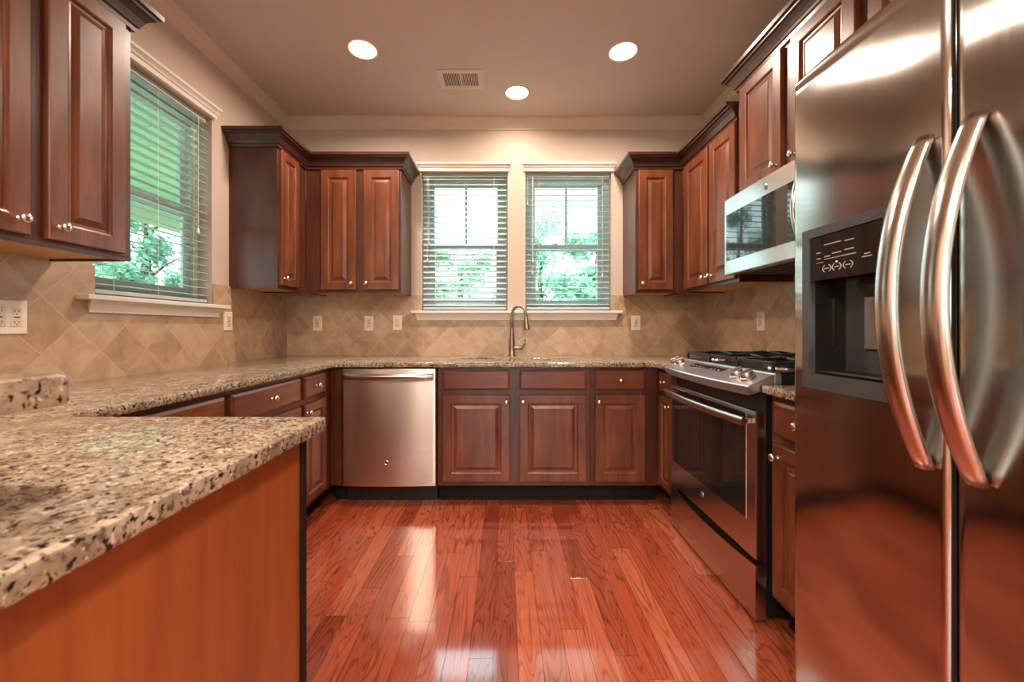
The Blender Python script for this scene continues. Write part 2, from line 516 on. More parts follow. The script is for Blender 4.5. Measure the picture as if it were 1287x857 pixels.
def struct(name, bm, m, label=None, auto=None):
    o = obj(name, bm, m, auto=auto)
    return tag(o, label, None, None, 'structure')

# ------------------------------------------------------------------ room
XL, XR, YB, YF, ZC = -1.73, 1.574, 3.16, -4.6, 2.775
T = 0.15
WW, WH, WZ = 0.68, 1.10, 1.26           # window width, height, sill height
WBL, WBR, WLY = -0.662, 0.160, 1.675      # left edges of the back windows, near edge of the left one
bm = B(); box(bm, XL - T, XR + T, YF - T, YB + T, -0.10, 0.0)
struct('floor', bm, M['floor'], 'glossy red oak plank floor')
bm = B(); box(bm, XL - T, XR + T, YF - T, YB + T, ZC, ZC + 0.15)
struct('ceiling', bm, M['ceiling'], 'smooth taupe painted ceiling')
struct('wall_back', plate(B(), (XL - T, XR + T), (0, ZC), [(WBL, WBL + WW, WZ - 0.022, WZ + WH), (WBR, WBR + WW, WZ - 0.022, WZ + WH)], T, lambda u, d, z: (u, YB + d, z)), M['wall'])
struct('wall_left', plate(B(), (YF, YB), (0, ZC), [(WLY, WLY + WW, WZ - 0.022, WZ + WH), (-3.4, -1.6, 0.6, 2.3)], T, lambda u, d, z: (XL - d, u, z)), M['wall'])
struct('wall_right', plate(B(), (YF, YB), (0, ZC), [], T, lambda u, d, z: (XR + d, u, z)), M['wall'])
struct('wall_front', plate(B(), (XL - T, XR + T), (0, ZC), [(-1.3, 1.1, 0.25, 2.35)], T, lambda u, d, z: (u, YF - d, z)), M['wall'])

# tile backsplash (thin slabs against the walls, notched round the windows)
TT = 0.010
zt = 1.385
bm = B()
hl = [(WBL, WBR + WW, WZ - 0.035, 2.5)]
plate(bm, (XL + TT, XR - TT), (0.905, zt), [(WBL, WBR + WW, WZ - 0.02, zt)], TT, lambda u, d, z: (u, YB - d, z))
struct('trim_1', bm, M['tile'], 'diagonal travertine tile backsplash on the window wall')
bm = B()
plate(bm, (0.30, YB), (0.905, zt), [(WLY - 0.0, WLY + WW, WZ - 0.02, zt)], TT, lambda u, d, z: (XL + d, u, z))
struct('trim_2', bm, M['tile'], 'diagonal travertine tile backsplash on the left wall')
bm = B()
plate(bm, (1.06, YB), (0.905, zt + 0.03), [], TT, lambda u, d, z: (XR - d, u, z))
struct('trim_3', bm, M['tile'], 'diagonal travertine tile backsplash on the right wall')

# room crown moulding
cp = [(0, 2.690), (0.008, 2.690), (0.010, 2.700), (0.016, 2.706), (0.022, 2.722), (0.034, 2.742), (0.046, 2.752), (0.050, 2.760), (0.055, 2.762), (0.055, ZC), (0, ZC)]
struct('trim_4', sweep(B(), cp, [(XL, YF), (XL, YB), (XR, YB), (XR, YF)]), M['crown'], 'painted crown moulding round the ceiling')
# stools and aprons
def stool(name, w, rz, loc, label):
    """x along the wall, -y into the room"""
    bm = B()
    box(bm, -0.075, w + 0.075, -0.062, 0.0, -0.022, 0.0, 0.005, 2)
    for a_, b_ in ([(0.0, w)] if w < 1 else [(0.0, WW), (w - WW, w)]): box(bm, a_ + 0.001, b_ - 0.001, -0.001, 0.148, -0.0215, 0.0)
    rr = []
    prof = [(0.0, -0.022), (0.040, -0.022), (0.036, -0.030), (0.024, -0.052), (0.020, -0.064), (0.022, -0.072), (0.0, -0.074)]
    for x, kx in ((-0.045, 1), (w + 0.045, -1)):
        rr.append([bm.verts.new((x + kx * (0.04 - o) * 0.6, -o, z)) for o, z in prof])
    k = len(prof)
    for j in range(k): bm.faces.new((rr[0][j], rr[0][(j + 1) % k], rr[1][(j + 1) % k], rr[1][j]))
    bm.faces.new(rr[0]); bm.faces.new(rr[1][::-1])
    o = struct(name, bm, M['trim'], label); o.location = loc; o.rotation_euler = (0, 0, rz)
stool('trim_5', WBR + WW - WBL, 0, (WBL, YB, WZ), 'white sill under the pair of windows behind the faucet')
stool('trim_6', WW, radians(90), (XL, WLY, WZ), 'white sill under the window on the left wall')
def header(name, w, rz, loc, label):
    prof = [(0, 0.0), (0.020, 0.0), (0.020, 0.022), (0.026, 0.026), (0.030, 0.036), (0.038, 0.044), (0.044, 0.048), (0.044, 0.062), (0, 0.062)]
    bm = sweep(B(), prof, [(-0.008, 0), (-0.008, -0.0001), (w + 0.008, -0.0001), (w + 0.008, 0)])
    bm.free()
    bm = B()
    r = []
    for x, kx in ((-0.004, -1), (w + 0.004, 1)):
        r.append([bm.verts.new((x + kx * o * 0.6, -o, z)) for o, z in prof])
    k = len(prof)
    for j in range(k): bm.faces.new((r[0][j], r[0][(j + 1) % k], r[1][(j + 1) % k], r[1][j]))
    bm.faces.new(r[0]); bm.faces.new(r[1][::-1])
    o = struct(name, bm, M['trim'], label); o.location = loc; o.rotation_euler = (0, 0, rz)
header('trim_7', WW, 0, (WBL, YB, WZ + WH), 'white header moulding over the left of the paired windows')
header('trim_8', WW, 0, (WBR, YB, WZ + WH), 'white header moulding over the right of the paired windows')
header('trim_9', WW, radians(90), (XL, WLY, WZ + WH), 'white header moulding over the left wall window')

# ------------------------------------------------------------------ windows
def frame_bm(x0, x1, z0, z1, y0, y1, t, bev=0.003):
    bm = B()
    box(bm, x0, x0 + t, y0, y1, z0, z1, bev); box(bm, x1 - t, x1, y0, y1, z0, z1, bev)
    box(bm, x0 + t, x1 - t, y0, y1, z0, z0 + t, bev); box(bm, x0 + t, x1 - t, y0, y1, z1 - t, z1, bev)
    return bm

def window(name, loc, rz, label, muntin=True):
    w, h = WW, WH
    o = thing(name, label, None, loc, rz, kind='structure')
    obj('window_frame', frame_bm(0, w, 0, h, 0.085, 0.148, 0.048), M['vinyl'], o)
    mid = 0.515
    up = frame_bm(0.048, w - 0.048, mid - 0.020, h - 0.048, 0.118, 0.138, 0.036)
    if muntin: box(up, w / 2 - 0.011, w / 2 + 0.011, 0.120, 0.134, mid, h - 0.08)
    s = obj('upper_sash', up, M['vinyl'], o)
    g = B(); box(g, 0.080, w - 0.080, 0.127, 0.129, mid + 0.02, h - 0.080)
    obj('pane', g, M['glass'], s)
    lo = frame_bm(0.048, w - 0.048, 0.048, mid + 0.028, 0.094, 0.114, 0.044)
    s = obj('lower_sash', lo, M['vinyl'], o)
    g = B(); box(g, 0.082, w - 0.082, 0.103, 0.105, 0.082, mid - 0.014)
    obj('pane', g, M['glass'], s)
    for x in (w * 0.36, w * 0.66):
        k = B(); box(k, x - 0.025, x + 0.025, 0.088, 0.106, mid + 0.027, mid + 0.036, 0.003); box(k, x - 0.006, x + 0.018, 0.088, 0.094, mid + 0.034, mid + 0.044, 0.002)
        obj('sash_lock', k, M['trim'], o)
    return o
window('window_1', (WBL, YB, WZ), 0, 'double hung window above the sink, left one of the pair')
window('window_2', (WBR, YB, WZ), 0, 'double hung window above the sink, right one of the pair')
window('window_3', (XL, WLY, WZ), radians(90), 'double hung window on the left wall', muntin=False)

def big_window(name, loc, rz, w, h, n, label):
    o = thing(name, label, None, loc, rz, kind='structure')
    obj('window_frame', frame_bm(0, w, 0, h, 0.06, 0.14, 0.06), M['trim'], o)
    for k in range(n):
        x0 = 0.06 + k * (w - 0.12) / n; x1 = 0.06 + (k + 1) * (w - 0.12) / n
        s = obj('sash', frame_bm(x0, x1, 0.06, h - 0.06, 0.08, 0.12, 0.04), M['trim'], o)
        g = B(); box(g, x0 + 0.038, x1 - 0.038, 0.098, 0.102, 0.098, h - 0.098); obj('pane', g, M['glass'], s)
big_window('window_4', (1.1, YF, 0.25), radians(180), 2.4, 2.1, 3, 'tall window wall of the sitting area behind the camera')
big_window('window_5', (XL, -3.4, 0.6), radians(90), 1.8, 1.7, 2, 'side window of the sitting area behind the camera')

def blind(loc, rz, tilt, label, tassel_side, wand=False):
    w, h = WW, WH
    o = thing('window_blind', label, 'blind', loc, rz)
    y = 0.044
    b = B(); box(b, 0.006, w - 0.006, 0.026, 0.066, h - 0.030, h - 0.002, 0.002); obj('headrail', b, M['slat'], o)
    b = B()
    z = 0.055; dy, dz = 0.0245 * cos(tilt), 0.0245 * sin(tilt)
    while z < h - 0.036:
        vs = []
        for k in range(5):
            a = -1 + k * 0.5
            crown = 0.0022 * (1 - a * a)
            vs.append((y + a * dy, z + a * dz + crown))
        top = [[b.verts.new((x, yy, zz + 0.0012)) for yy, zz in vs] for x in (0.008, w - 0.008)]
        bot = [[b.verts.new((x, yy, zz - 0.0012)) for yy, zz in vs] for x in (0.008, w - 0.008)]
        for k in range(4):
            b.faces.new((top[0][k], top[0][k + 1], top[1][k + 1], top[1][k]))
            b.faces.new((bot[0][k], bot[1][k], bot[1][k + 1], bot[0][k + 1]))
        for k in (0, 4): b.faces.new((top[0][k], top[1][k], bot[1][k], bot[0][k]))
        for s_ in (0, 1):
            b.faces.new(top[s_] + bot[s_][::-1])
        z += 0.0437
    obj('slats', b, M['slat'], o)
    b = B(); box(b, 0.008, w - 0.008, y - 0.024, y + 0.024, 0.012, 0.030, 0.003); obj('bottom_rail', b, M['slat'], o)
    for x in (0.11, w / 2, w - 0.11):
        b = B()
        for yy in (y - 0.0245, y + 0.0245): tube(b, [(x, yy, 0.03), (x, yy, h - 0.05)], 0.0011, seg=6)
        obj('ladder_cord', b, M['cord'], o)
    for (x, zl) in tassel_side:
        b = B(); tube(b, [(x, 0.006, h - 0.04), (x, 0.007, zl + 0.028)], 0.0014, seg=6)
        c = obj('pull_cord', b, M['cord'], o)
        b = lathe(B(), [(0.002, 0.030), (0.004, 0.026), (0.005, 0.016), (0.009, 0.004), (0.009, 0.0), (0.0, 0.0)], 12, Matrix.Translation((x, 0.007, zl)))
        obj('tassel', b, M['mark'] if not wand else M['cord'], c, smooth=True)
    return o
blind((WBL, YB, WZ), 0, radians(34), 'white slatted blind with half tilted slats on the left window above the sink', [(0.055, 0.52), (0.045, 0.39), (0.575, 0.36)])
blind((WBR, YB, WZ), 0, radians(9), 'white slatted blind with open slats on the right window above the sink', [(0.016, 0.84), (0.06, 0.385), (0.055, 0.29), (0.61, 0.27)])
blind((XL, WLY, WZ), radians(90), radians(7), 'white slatted blind over the left wall window beside the tall cabinet', [(0.585, 0.40)], wand=True)

# ------------------------------------------------------------------ cabinet parts
KNOB = None
def knob(parent, x, z, y=-0.020):
    global KNOB
    if KNOB is None:
        prof = [(0.009, 0.0), (0.009, 0.002), (0.0055, 0.004), (0.005, 0.013), (0.008, 0.017), (0.0145, 0.020), (0.0155, 0.024), (0.012, 0.029), (0.006, 0.031), (0.0, 0.0315)]
        o = obj('knob', lathe(B(), prof, 20, Matrix.Rotation(radians(90), 4, 'X')), M['nickel'], parent, smooth=True)
        KNOB = o
    else:
        o = KNOB.copy(); COL.objects.link(o); o.parent = parent
    o.location = (x, y, z)
    return o

def door(root, x0, x1, z0, z1, kn=None, y=0.0, fw=0.058):
    d = obj('door', raised_door(x1 - x0, z1 - z0, fw), M['wood'], root, loc=(x0, y, z0))
    if kn: knob(d, kn[0] - x0, kn[1] - z0)
    return d

def drawer(root, x0, x1, z0, z1, kn=True, name='drawer'):
    d = obj(name, slab_front(x1 - x0, z1 - z0), M['wood_h'], root, loc=(x0, 0, z0))
    if kn: knob(d, (x1 - x0) / 2, (z1 - z0) / 2)
    return d

BASE_TOP = 0.8765
def base_cabinet(label, loc, rz, w, depth, fronts, toe=True, stile_end=True):
    """local x along the front, y into the cabinet; fronts(root) adds doors and drawers"""
    r = thing('base_cabinet', label, 'cabinet', loc, rz)
    b = B(); box(b, 0, w, 0, depth, 0.118, BASE_TOP, 0.0015)
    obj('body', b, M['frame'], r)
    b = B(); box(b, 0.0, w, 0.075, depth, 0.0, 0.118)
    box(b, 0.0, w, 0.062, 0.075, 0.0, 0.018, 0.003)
    obj('toe_kick', b, M['toe'], r)
    fronts(r)
    return r

def wall_cabinet(label, loc, rz, w, depth, h, fronts, lip=0.014):
    r = thing('wall_cabinet', label, 'cabinet', loc, rz)
    b = B(); box(b, 0, w, 0, depth, lip, h, 0.0015)
    box(b, 0, w, 0, 0.02, 0, lip); box(b, 0, 0.014, 0.02, depth, 0, lip); box(b, w - 0.014, w, 0.02, depth, 0, lip)
    obj('body', b, M['frame'], r)
    b = B(); box(b, 0.014, w - 0.014, 0.02, depth - 0.002, lip - 0.006, lip + 0.001)
    tag(obj('underside_panel', b, M['tan'], r), 'pale maple underside')
    fronts(r)
    return r

# ---- back wall base run (front face at Y=2.55)
YB_F, DPB = 2.55, YB - TT - 2.55
XLF, XRF = -1.110, 0.985
def f(r):
    bd = [k for k in r.children if k.name.startswith('body')][0]
    b = B(); wv = 0.974
    box(b, 0, wv, 0, 0.02, 0.118, BASE_TOP, 0.001); box(b, 0, 0.018, 0.02, DPB, 0.118, BASE_TOP); box(b, wv - 0.018, wv, 0.02, DPB, 0.118, BASE_TOP)
    box(b, 0.018, wv - 0.018, 0.02, DPB, 0.118, 0.136); box(b, 0.018, wv - 0.018, DPB - 0.012, DPB, 0.136, BASE_TOP)
    bmesh.ops.recalc_face_normals(b, faces=b.faces); b.to_mesh(bd.data); b.free()
    o = -(-0.432)
    drawer(r, -0.398 + o, 0.028 + o, 0.732, 0.854, kn=False, name='false_drawer_front')
    drawer(r, 0.091 + o, 0.514 + o, 0.732, 0.854, kn=False, name='false_drawer_front')
    door(r, -0.398 + o, 0.028 + o, 0.15, 0.70, (0.007 + o, 0.656))
    door(r, 0.091 + o, 0.514 + o, 0.15, 0.70, (0.111 + o, 0.658))
base_cabinet('wide two door sink cabinet with blank drawer fronts beside the dishwasher', (-0.432, YB_F, 0), 0, 0.974, DPB, f)
def f(r):
    o = -0.543
    drawer(r, 0.571 + o, 0.887 + o, 0.732, 0.854)
    door(r, 0.571 + o, 0.887 + o, 0.15, 0.70, (0.592 + o, 0.658))
base_cabinet('narrow one door one drawer cabinet right of the sink cabinet', (0.543, YB_F, 0), 0, XRF - 0.543, DPB, f)
# corner filler left of the dishwasher
r = thing('corner_filler', 'dark cherry filler stile in the corner left of the dishwasher', 'cabinet filler', (XLF, YB_F, 0))
b = B(); box(b, 0.0, 0.073, 0, 0.03, 0.118, BASE_TOP, 0.001); box(b, 0.055, 0.073, 0.03, 0.56, 0.118, BASE_TOP)
obj('panel', b, M['frame'], r)
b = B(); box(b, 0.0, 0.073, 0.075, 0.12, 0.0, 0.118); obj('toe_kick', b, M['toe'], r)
b = B(); box(b, 0.001, 0.008, -0.008, 0.0, 0.118, BASE_TOP, 0.002); obj('scribe_moulding', b, M['wood'], r)

# ---- left base run (front face X=XLF, local x -> +Y)
R90 = radians(90)
DPL = XLF - (XL + TT)
def f(r):
    o = -2.157
    drawer(r, 2.176 + o, 2.438 + o, 0.732, 0.854); door(r, 2.176 + o, 2.438 + o, 0.15, 0.70, (2.20 + o, 0.656), fw=0.05)
base_cabinet('narrow left run cabinet in the corner by the dishwasher', (XLF, 2.157, 0), R90, 2.55 - 2.157, DPL, f)
def f(r):
    drawer(r, 0.02, 0.56, 0.732, 0.854); door(r, 0.02, 0.285, 0.15, 0.70, (0.262, 0.656)); door(r, 0.295, 0.56, 0.15, 0.70, (0.318, 0.656))
base_cabinet('left run cabinet with one wide knobbed drawer under the window', (XLF, 1.578, 0), R90, 0.579, DPL, f)
def f(r):
    drawer(r, 0.035, 0.56, 0.732, 0.854); door(r, 0.035, 0.292, 0.15, 0.70, (0.27, 0.656)); door(r, 0.302, 0.56, 0.15, 0.70, (0.325, 0.656))
base_cabinet('left run cabinet partly hidden behind the peninsula counter', (XLF, 0.999, 0), R90, 0.579, DPL, f)

# ---- peninsula cabinet (front faces the window wall)
PX1, PY0, PY1 = -0.462, 0.335, 0.915
r = thing('peninsula_cabinet', 'peninsula cabinet with amber wood end panel under the near granite counter', 'cabinet', (PX1, PY1, 0), radians(180))
b = B(); box(b, 0.006, 1.18, 0, PY1 - PY0, 0.118, BASE_TOP); obj('body', b, M['frame'], r)
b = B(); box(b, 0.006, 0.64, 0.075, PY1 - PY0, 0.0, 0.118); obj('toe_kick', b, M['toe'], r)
b = B(); box(b, 0.0, 0.006, 0.018, PY1 - PY0, 0.0, BASE_TOP); tag(obj('end_panel', b, M['panel'], r), 'smooth amber wood veneer end panel')
b = B(); box(b, -0.006, 0.008, -0.004, 0.018, 0.0, BASE_TOP, 0.002); tag(obj('corner_stile', b, M['toe'], r), 'dark corner strip')
door(r, 0.03, 0.31, 0.15, 0.70, (0.285, 0.656)); door(r, 0.32, 0.60, 0.15, 0.70, (0.345, 0.656)); drawer(r, 0.03, 0.60, 0.732, 0.854)

# ---- right base run (front face X=XRF, local x -> -Y)
RM90 = radians(-90)
DPR = XR - TT - XRF
def f(r):
    drawer(r, 0.03, 0.215, 0.732, 0.854); door(r, 0.03, 0.215, 0.15, 0.70, (0.19, 0.656), fw=0.042)
base_cabinet('slim corner cabinet tucked between sink run and range', (XRF, 2.549, 0), RM90, 0.255, DPR, f)
def f(r):
    drawer(r, 0.03, 0.315, 0.732, 0.854); door(r, 0.03, 0.315, 0.15, 0.70, (0.062, 0.656), fw=0.05)
base_cabinet('narrow cabinet between the range and the refrigerator', (1.0, 1.498, 0), RM90, 0.378, XR - TT - 1.0, f)

# ---- countertop with undermount sink hole
def offset_loop(pts, d):
    n = len(pts); out = []
    for i in range(n):
        p0, p1, p2 = Vector(pts[i - 1]), Vector(pts[i]), Vector(pts[(i + 1) % n])
        a = (p1 - p0).normalized(); b_ = (p2 - p1).normalized()
        na, nb = Vector((-a.y, a.x)), Vector((-b_.y, b_.x))
        m = (na + nb) / (1 + na.dot(nb))
        out.append(tuple(p1 + m * d))
    return out

def slab(loops, z0, z1, e=0.005):
    """loops[0] outer CCW, others holes (CW); eased edges"""
    bm = B()
    tops, bots = [], []
    for lp in loops:
        lv = []
        for d, z in ((e, z0), (e * 0.3, z0 + e * 0.3), (0, z0 + e), (0, z1 - e), (e * 0.3, z1 - e * 0.3), (e, z1)):
            lv.append([bm.verts.new((x, y, z)) for x, y in offset_loop(lp, d)])
        n = len(lp)
        for a, b_ in zip(lv, lv[1:]):
            for i in range(n): bm.faces.new((a[i], a[(i + 1) % n], b_[(i + 1) % n], b_[i]))
        bots.append(lv[0]); tops.append(lv[-1])
    for group in (tops, bots):
        es = []
        for lv in group:
            for i in range(len(lv)):
                e_ = bm.edges.get((lv[i], lv[(i + 1) % len(lv)]))
                es.append(e_)
        bmesh.ops.triangle_fill(bm, edges=es, use_beauty=True)
    return bm
CZ0, CZ1 = 0.877, 0.908
LFX = -1.075
def corner(cx, cy, r, a0, a1, n=5):
    return [(cx + r * cos(a0 + (a1 - a0) * i / n), cy + r * sin(a0 + (a1 - a0) * i / n)) for i in range(n + 1)]
rr_ = 0.03
outer = [(XL + TT, 0.335), (-0.43, 0.335)] + corner(-0.43 - 0.012, 0.965 - 0.012, 0.012, 0, pi / 2, 3)
outer += [(LFX + rr_, 0.965), (LFX, 0.965 + rr_)]
outer += [(LFX, 2.51 - rr_)] + [(LFX + rr_ * (1 - cos(a)), 2.51 - rr_ * (1 - sin(a))) for a in (0.4, 0.8, 1.2)] + [(LFX + rr_, 2.51)]
outer += [(0.94 - rr_, 2.51)] + [(0.94 - rr_ * (1 - sin(a)), 2.51 - rr_ * (1 - cos(a))) for a in (0.4, 0.8, 1.2)] + [(0.94, 2.51 - rr_)]
outer += [(0.94, 2.297), (XR - TT, 2.297), (XR - TT, YB - TT), (XL + TT, YB - TT)]
SX0, SX1, SY0, SY1 = -0.325, 0.425, 2.66, 3.015
hole = []
rc = 0.12
for cx, cy, a0 in ((SX0 + rc, SY0 + rc, pi), (SX0 + rc, SY1 - rc, pi / 2), (SX1 - rc, SY1 - rc, 0), (SX1 - rc, SY0 + rc, -pi / 2)):
    hole += [(cx + rc * cos(a0 - i * pi / 12), cy + rc * sin(a0 - i * pi / 12)) for i in range(0, 7)]
o = obj('granite_countertop', slab([outer, hole], CZ0, CZ1), M['granite'], auto=40)
tag(o, 'long U-shaped speckled beige granite countertop with the sink, wrapping onto the peninsula', 'countertop')
o = obj('granite_countertop', slab([[(0.965, 1.12), (XR - TT, 1.12), (XR - TT, 1.500), (0.965, 1.500)]], CZ0, CZ1), M['granite'], auto=40)
tag(o, 'short granite countertop piece between range and refrigerator', 'countertop')
# raised bar
o = obj('granite_bar_top', slab([[(XL, -0.02), (-0.485, -0.02)] + corner(-0.485 - 0.02, 0.455 - 0.02, 0.02, 0, pi / 2, 4) + [(XL, 0.455)]], 1.035, 1.069), M['granite'], auto=40)
tag(o, 'raised granite bar slab end at the left picture edge above the near counter', 'bar top')
bm = B(); box(bm, XL, -0.520, 0.16, 0.300, 0, 1.034, 0.002)
struct('wall_peninsula', bm, M['wall'], 'low painted wall carrying the raised bar')

# sink bowl
b = B()
def rrect(x0, x1, y0, y1, r, z, k=6):
    out = []
    for cx, cy, a0 in ((x1 - r, y1 - r, 0), (x0 + r, y1 - r, pi / 2), (x0 + r, y0 + r, pi), (x1 - r, y0 + r, 1.5 * pi)):
        out += [(cx + r * cos(a0 + i * pi / 2 / k), cy + r * sin(a0 + i * pi / 2 / k), z) for i in range(k + 1)]
    return out
levels = [(-0.02, 0.13, CZ0 - 0.001), (0.004, 0.11, CZ0 - 0.001), (0.006, 0.10, CZ0 - 0.16), (0.03, 0.08, CZ0 - 0.19)]
prev = None
for ins, r_, z in levels:
    vs = [b.verts.new(c) for c in rrect(SX0 + ins, SX1 - ins, SY0 + ins, SY1 - ins, r_, z)]
    if prev:
        for i in range(len(vs)): b.faces.new((prev[i], prev[(i + 1) % len(vs)], vs[(i + 1) % len(vs)], vs[i]))
    prev = vs
b.faces.new(prev)
sk = thing('sink', 'undermount stainless sink bowl below the faucet', 'sink', (0, 0, 0))
so = obj('bowl', b, M['steel'], sk, auto=50)
sm = so.modifiers.new('thick', 'SOLIDIFY'); sm.thickness = 0.0015; sm.offset = -1
obj('drain', lathe(B(), [(0.0, 0.004), (0.03, 0.004), (0.045, 0.003), (0.045, 0.0), (0, 0)], 24, Matrix.Translation((0.05, 2.86, CZ0 - 0.19))), M['bronze'], sk, auto=40)

# faucet
fa = thing('faucet', 'brushed metal gooseneck faucet behind the sink', 'faucet', (0.052, 3.075, CZ1))
obj('base', lathe(B(), [(0.0, 0.0), (0.029, 0.0), (0.029, 0.004), (0.024, 0.010), (0.0235, 0.06), (0.022, 0.10), (0.0145, 0.20), (0.013, 0.215), (0, 0.215)], 28), M['bronze'], fa, auto=40)
pts = [(0, 0, 0.20), (0, 0, 0.27)]
dirx, diry = 0.93, -0.37
R_ = 0.056
for i in range(0, 15):
    a = pi * i / 14 * 0.93
    s_ = R_ * (1 - cos(a)); pts.append((dirx * s_, diry * s_, 0.318 + R_ * 1.15 * sin(a)))
pts.append((dirx * 0.118, diry * 0.118, 0.285))
obj('spout', tube(B(), pts, 0.0105, seg=16, up=Vector((0.37, 0.93, 0))), M['bronze'], fa, smooth=True)
d = Vector((dirx * 0.10, diry * 0.10, -0.9)).normalized()
q = d.to_track_quat('Z', 'X').to_matrix().to_4x4()
hd = obj('spray_head', lathe(B(), [(0.0, 0.0), (0.0115, 0.0), (0.0125, 0.025), (0.016, 0.05), (0.0215, 0.088), (0.0215, 0.100), (0.018, 0.104), (0, 0.104)], 24, Matrix.Translation((dirx * 0.112, diry * 0.112, 0.305)) @ q), M['bronze'], fa, auto=40)
obj('handle_hub', lathe(B(), [(0, 0.0), (0.017, 0.0), (0.017, 0.062), (0.014, 0.070), (0, 0.071)], 20, Matrix.Translation((0.012, 0, 0.066)) @ Matrix.Rotation(R90, 4, 'Y')), M['bronze'], fa, auto=40)
obj('lever', tube(B(), [(0.078, 0, 0.066), (0.092, -0.004, 0.078), (0.098, -0.006, 0.10), (0.100, -0.008, 0.130)], 0.0065, 0.0045, seg=10, up=Vector((0, 1, 0)), rads=[1.2, 1.1, 1, .8]), M['bronze'], fa, smooth=True)

# ------------------------------------------------------------------ wall cabinets
UZ0, UH = 1.375, 0.892
def f(r):
    door(r, 0.015, 0.23, 0.022, 0.874, (0.045, 0.066), fw=0.050)
wall_cabinet('left wall corner cabinet with slim door and broad bare side panel', (-1.425, 2.50, UZ0), R90, 0.355, -1.425 - XL, UH, f)
def f(r):
    o = 1.425
    door(r, -1.312 + o, -1.063 + o, 0.022, 0.874, (-1.090 + o, 0.067))
    door(r, -1.008 + o, -0.757 + o, 0.022, 0.874, (-0.984 + o, 0.067))
wall_cabinet('two door wall cabinet left of the paired windows', (-1.425, 2.856, UZ0), 0, 0.681, YB - 2.856, UH, f)
def f(r):
    o = -0.93
    door(r, 0.950 + o, 1.193 + o, 0.022, 0.874, (0.975 + o, 0.067))
wall_cabinet('single door wall cabinet right of the paired windows', (0.93, 2.856, UZ0), 0, 0.34, YB - 2.856, UH, f)
def f(r):
    o = 2.855
    door(r, o - 2.795, o - 2.475, 0.022, 0.874, (o - 2.505, 0.067)); door(r, o - 2.455, o - 2.180, 0.022, 0.874, (o - 2.425, 0.067))
wall_cabinet('two door cabinet on the right wall beside the microwave', (1.27, 2.855, UZ0), RM90, 0.687, XR - 1.27, UH, f)
MZ0 = 1.822
def f(r):
    o = 2.165
    door(r, o - 2.135, o - 1.815, 0.014, 0.575, (o - 1.845, 0.055)); door(r, o - 1.755, o - 1.430, 0.014, 0.575, (o - 1.725, 0.055))
wall_cabinet('short two door cabinet directly above the microwave', (1.27, 2.165, MZ0), RM90, 0.76, XR - 1.27, 2.416 - MZ0, f)
def f(r):
    door(r, 0.025, 0.44, 0.014, 0.575, (0.41, 0.055)); door(r, 0.50, 0.915, 0.014, 0.575, (0.53, 0.055))
wall_cabinet('short cabinet above the refrigerator', (1.27, 1.403, MZ0), RM90, 0.94, XR - 1.27, 2.416 - MZ0, f)
def f(r):
    o = -0.90
    door(r, 0.935 + o, 1.185 + o, 0.022, 0.874, (1.155 + o, 0.066)); door(r, 1.231 + o, 1.482 + o, 0.022, 0.874, (1.262 + o, 0.066))
wall_cabinet('large near wall cabinet at the left picture edge', (-1.425, 0.90, UZ0), R90, 0.62, -1.425 - XL, UH, f)
def f(r):
    door(r, 0.03, 0.285, 0.022, 0.874, (0.255, 0.066)); door(r, 0.315, 0.57, 0.022, 0.874, (0.345, 0.066))

CPF = [(0, -0.012), (0.010, -0.012), (0.012, 0.004), (0.019, 0.008), (0.022, 0.018), (0.030, 0.036), (0.044, 0.052), (0.055, 0.058), (0.057, 0.066), (0.068, 0.070), (0.070, 0.088), (0, 0.088)]
def cab_crown(path, zt, label):
    o = obj('crown_moulding', sweep(B(), [(a + 0.0005, zt + b_) for a, b_ in CPF], path), M['crownwood'])
    tag(o, label, 'moulding')
TOPZ = UZ0 + UH
cab_crown([(XL, 2.50), (-1.425, 2.50), (-1.425, 2.856), (-0.744, 2.856), (-0.744, YB)], TOPZ, 'dark crown moulding on the cabinets left of the paired windows')
cab_crown([(0.93, YB), (0.93, 2.856), (1.27, 2.856), (1.27, 2.17)], TOPZ, 'dark crown moulding on the cabinets right of the paired windows')
cab_crown([(XR, 2.166), (1.27, 2.166), (1.27, 0.463)], 2.416, 'higher dark crown moulding above the microwave and refrigerator cabinets')
cab_crown([(XL, 0.90), (-1.425, 0.90), (-1.425, 1.52), (XL, 1.52)], TOPZ, 'dark crown moulding on the near left wall cabinet')

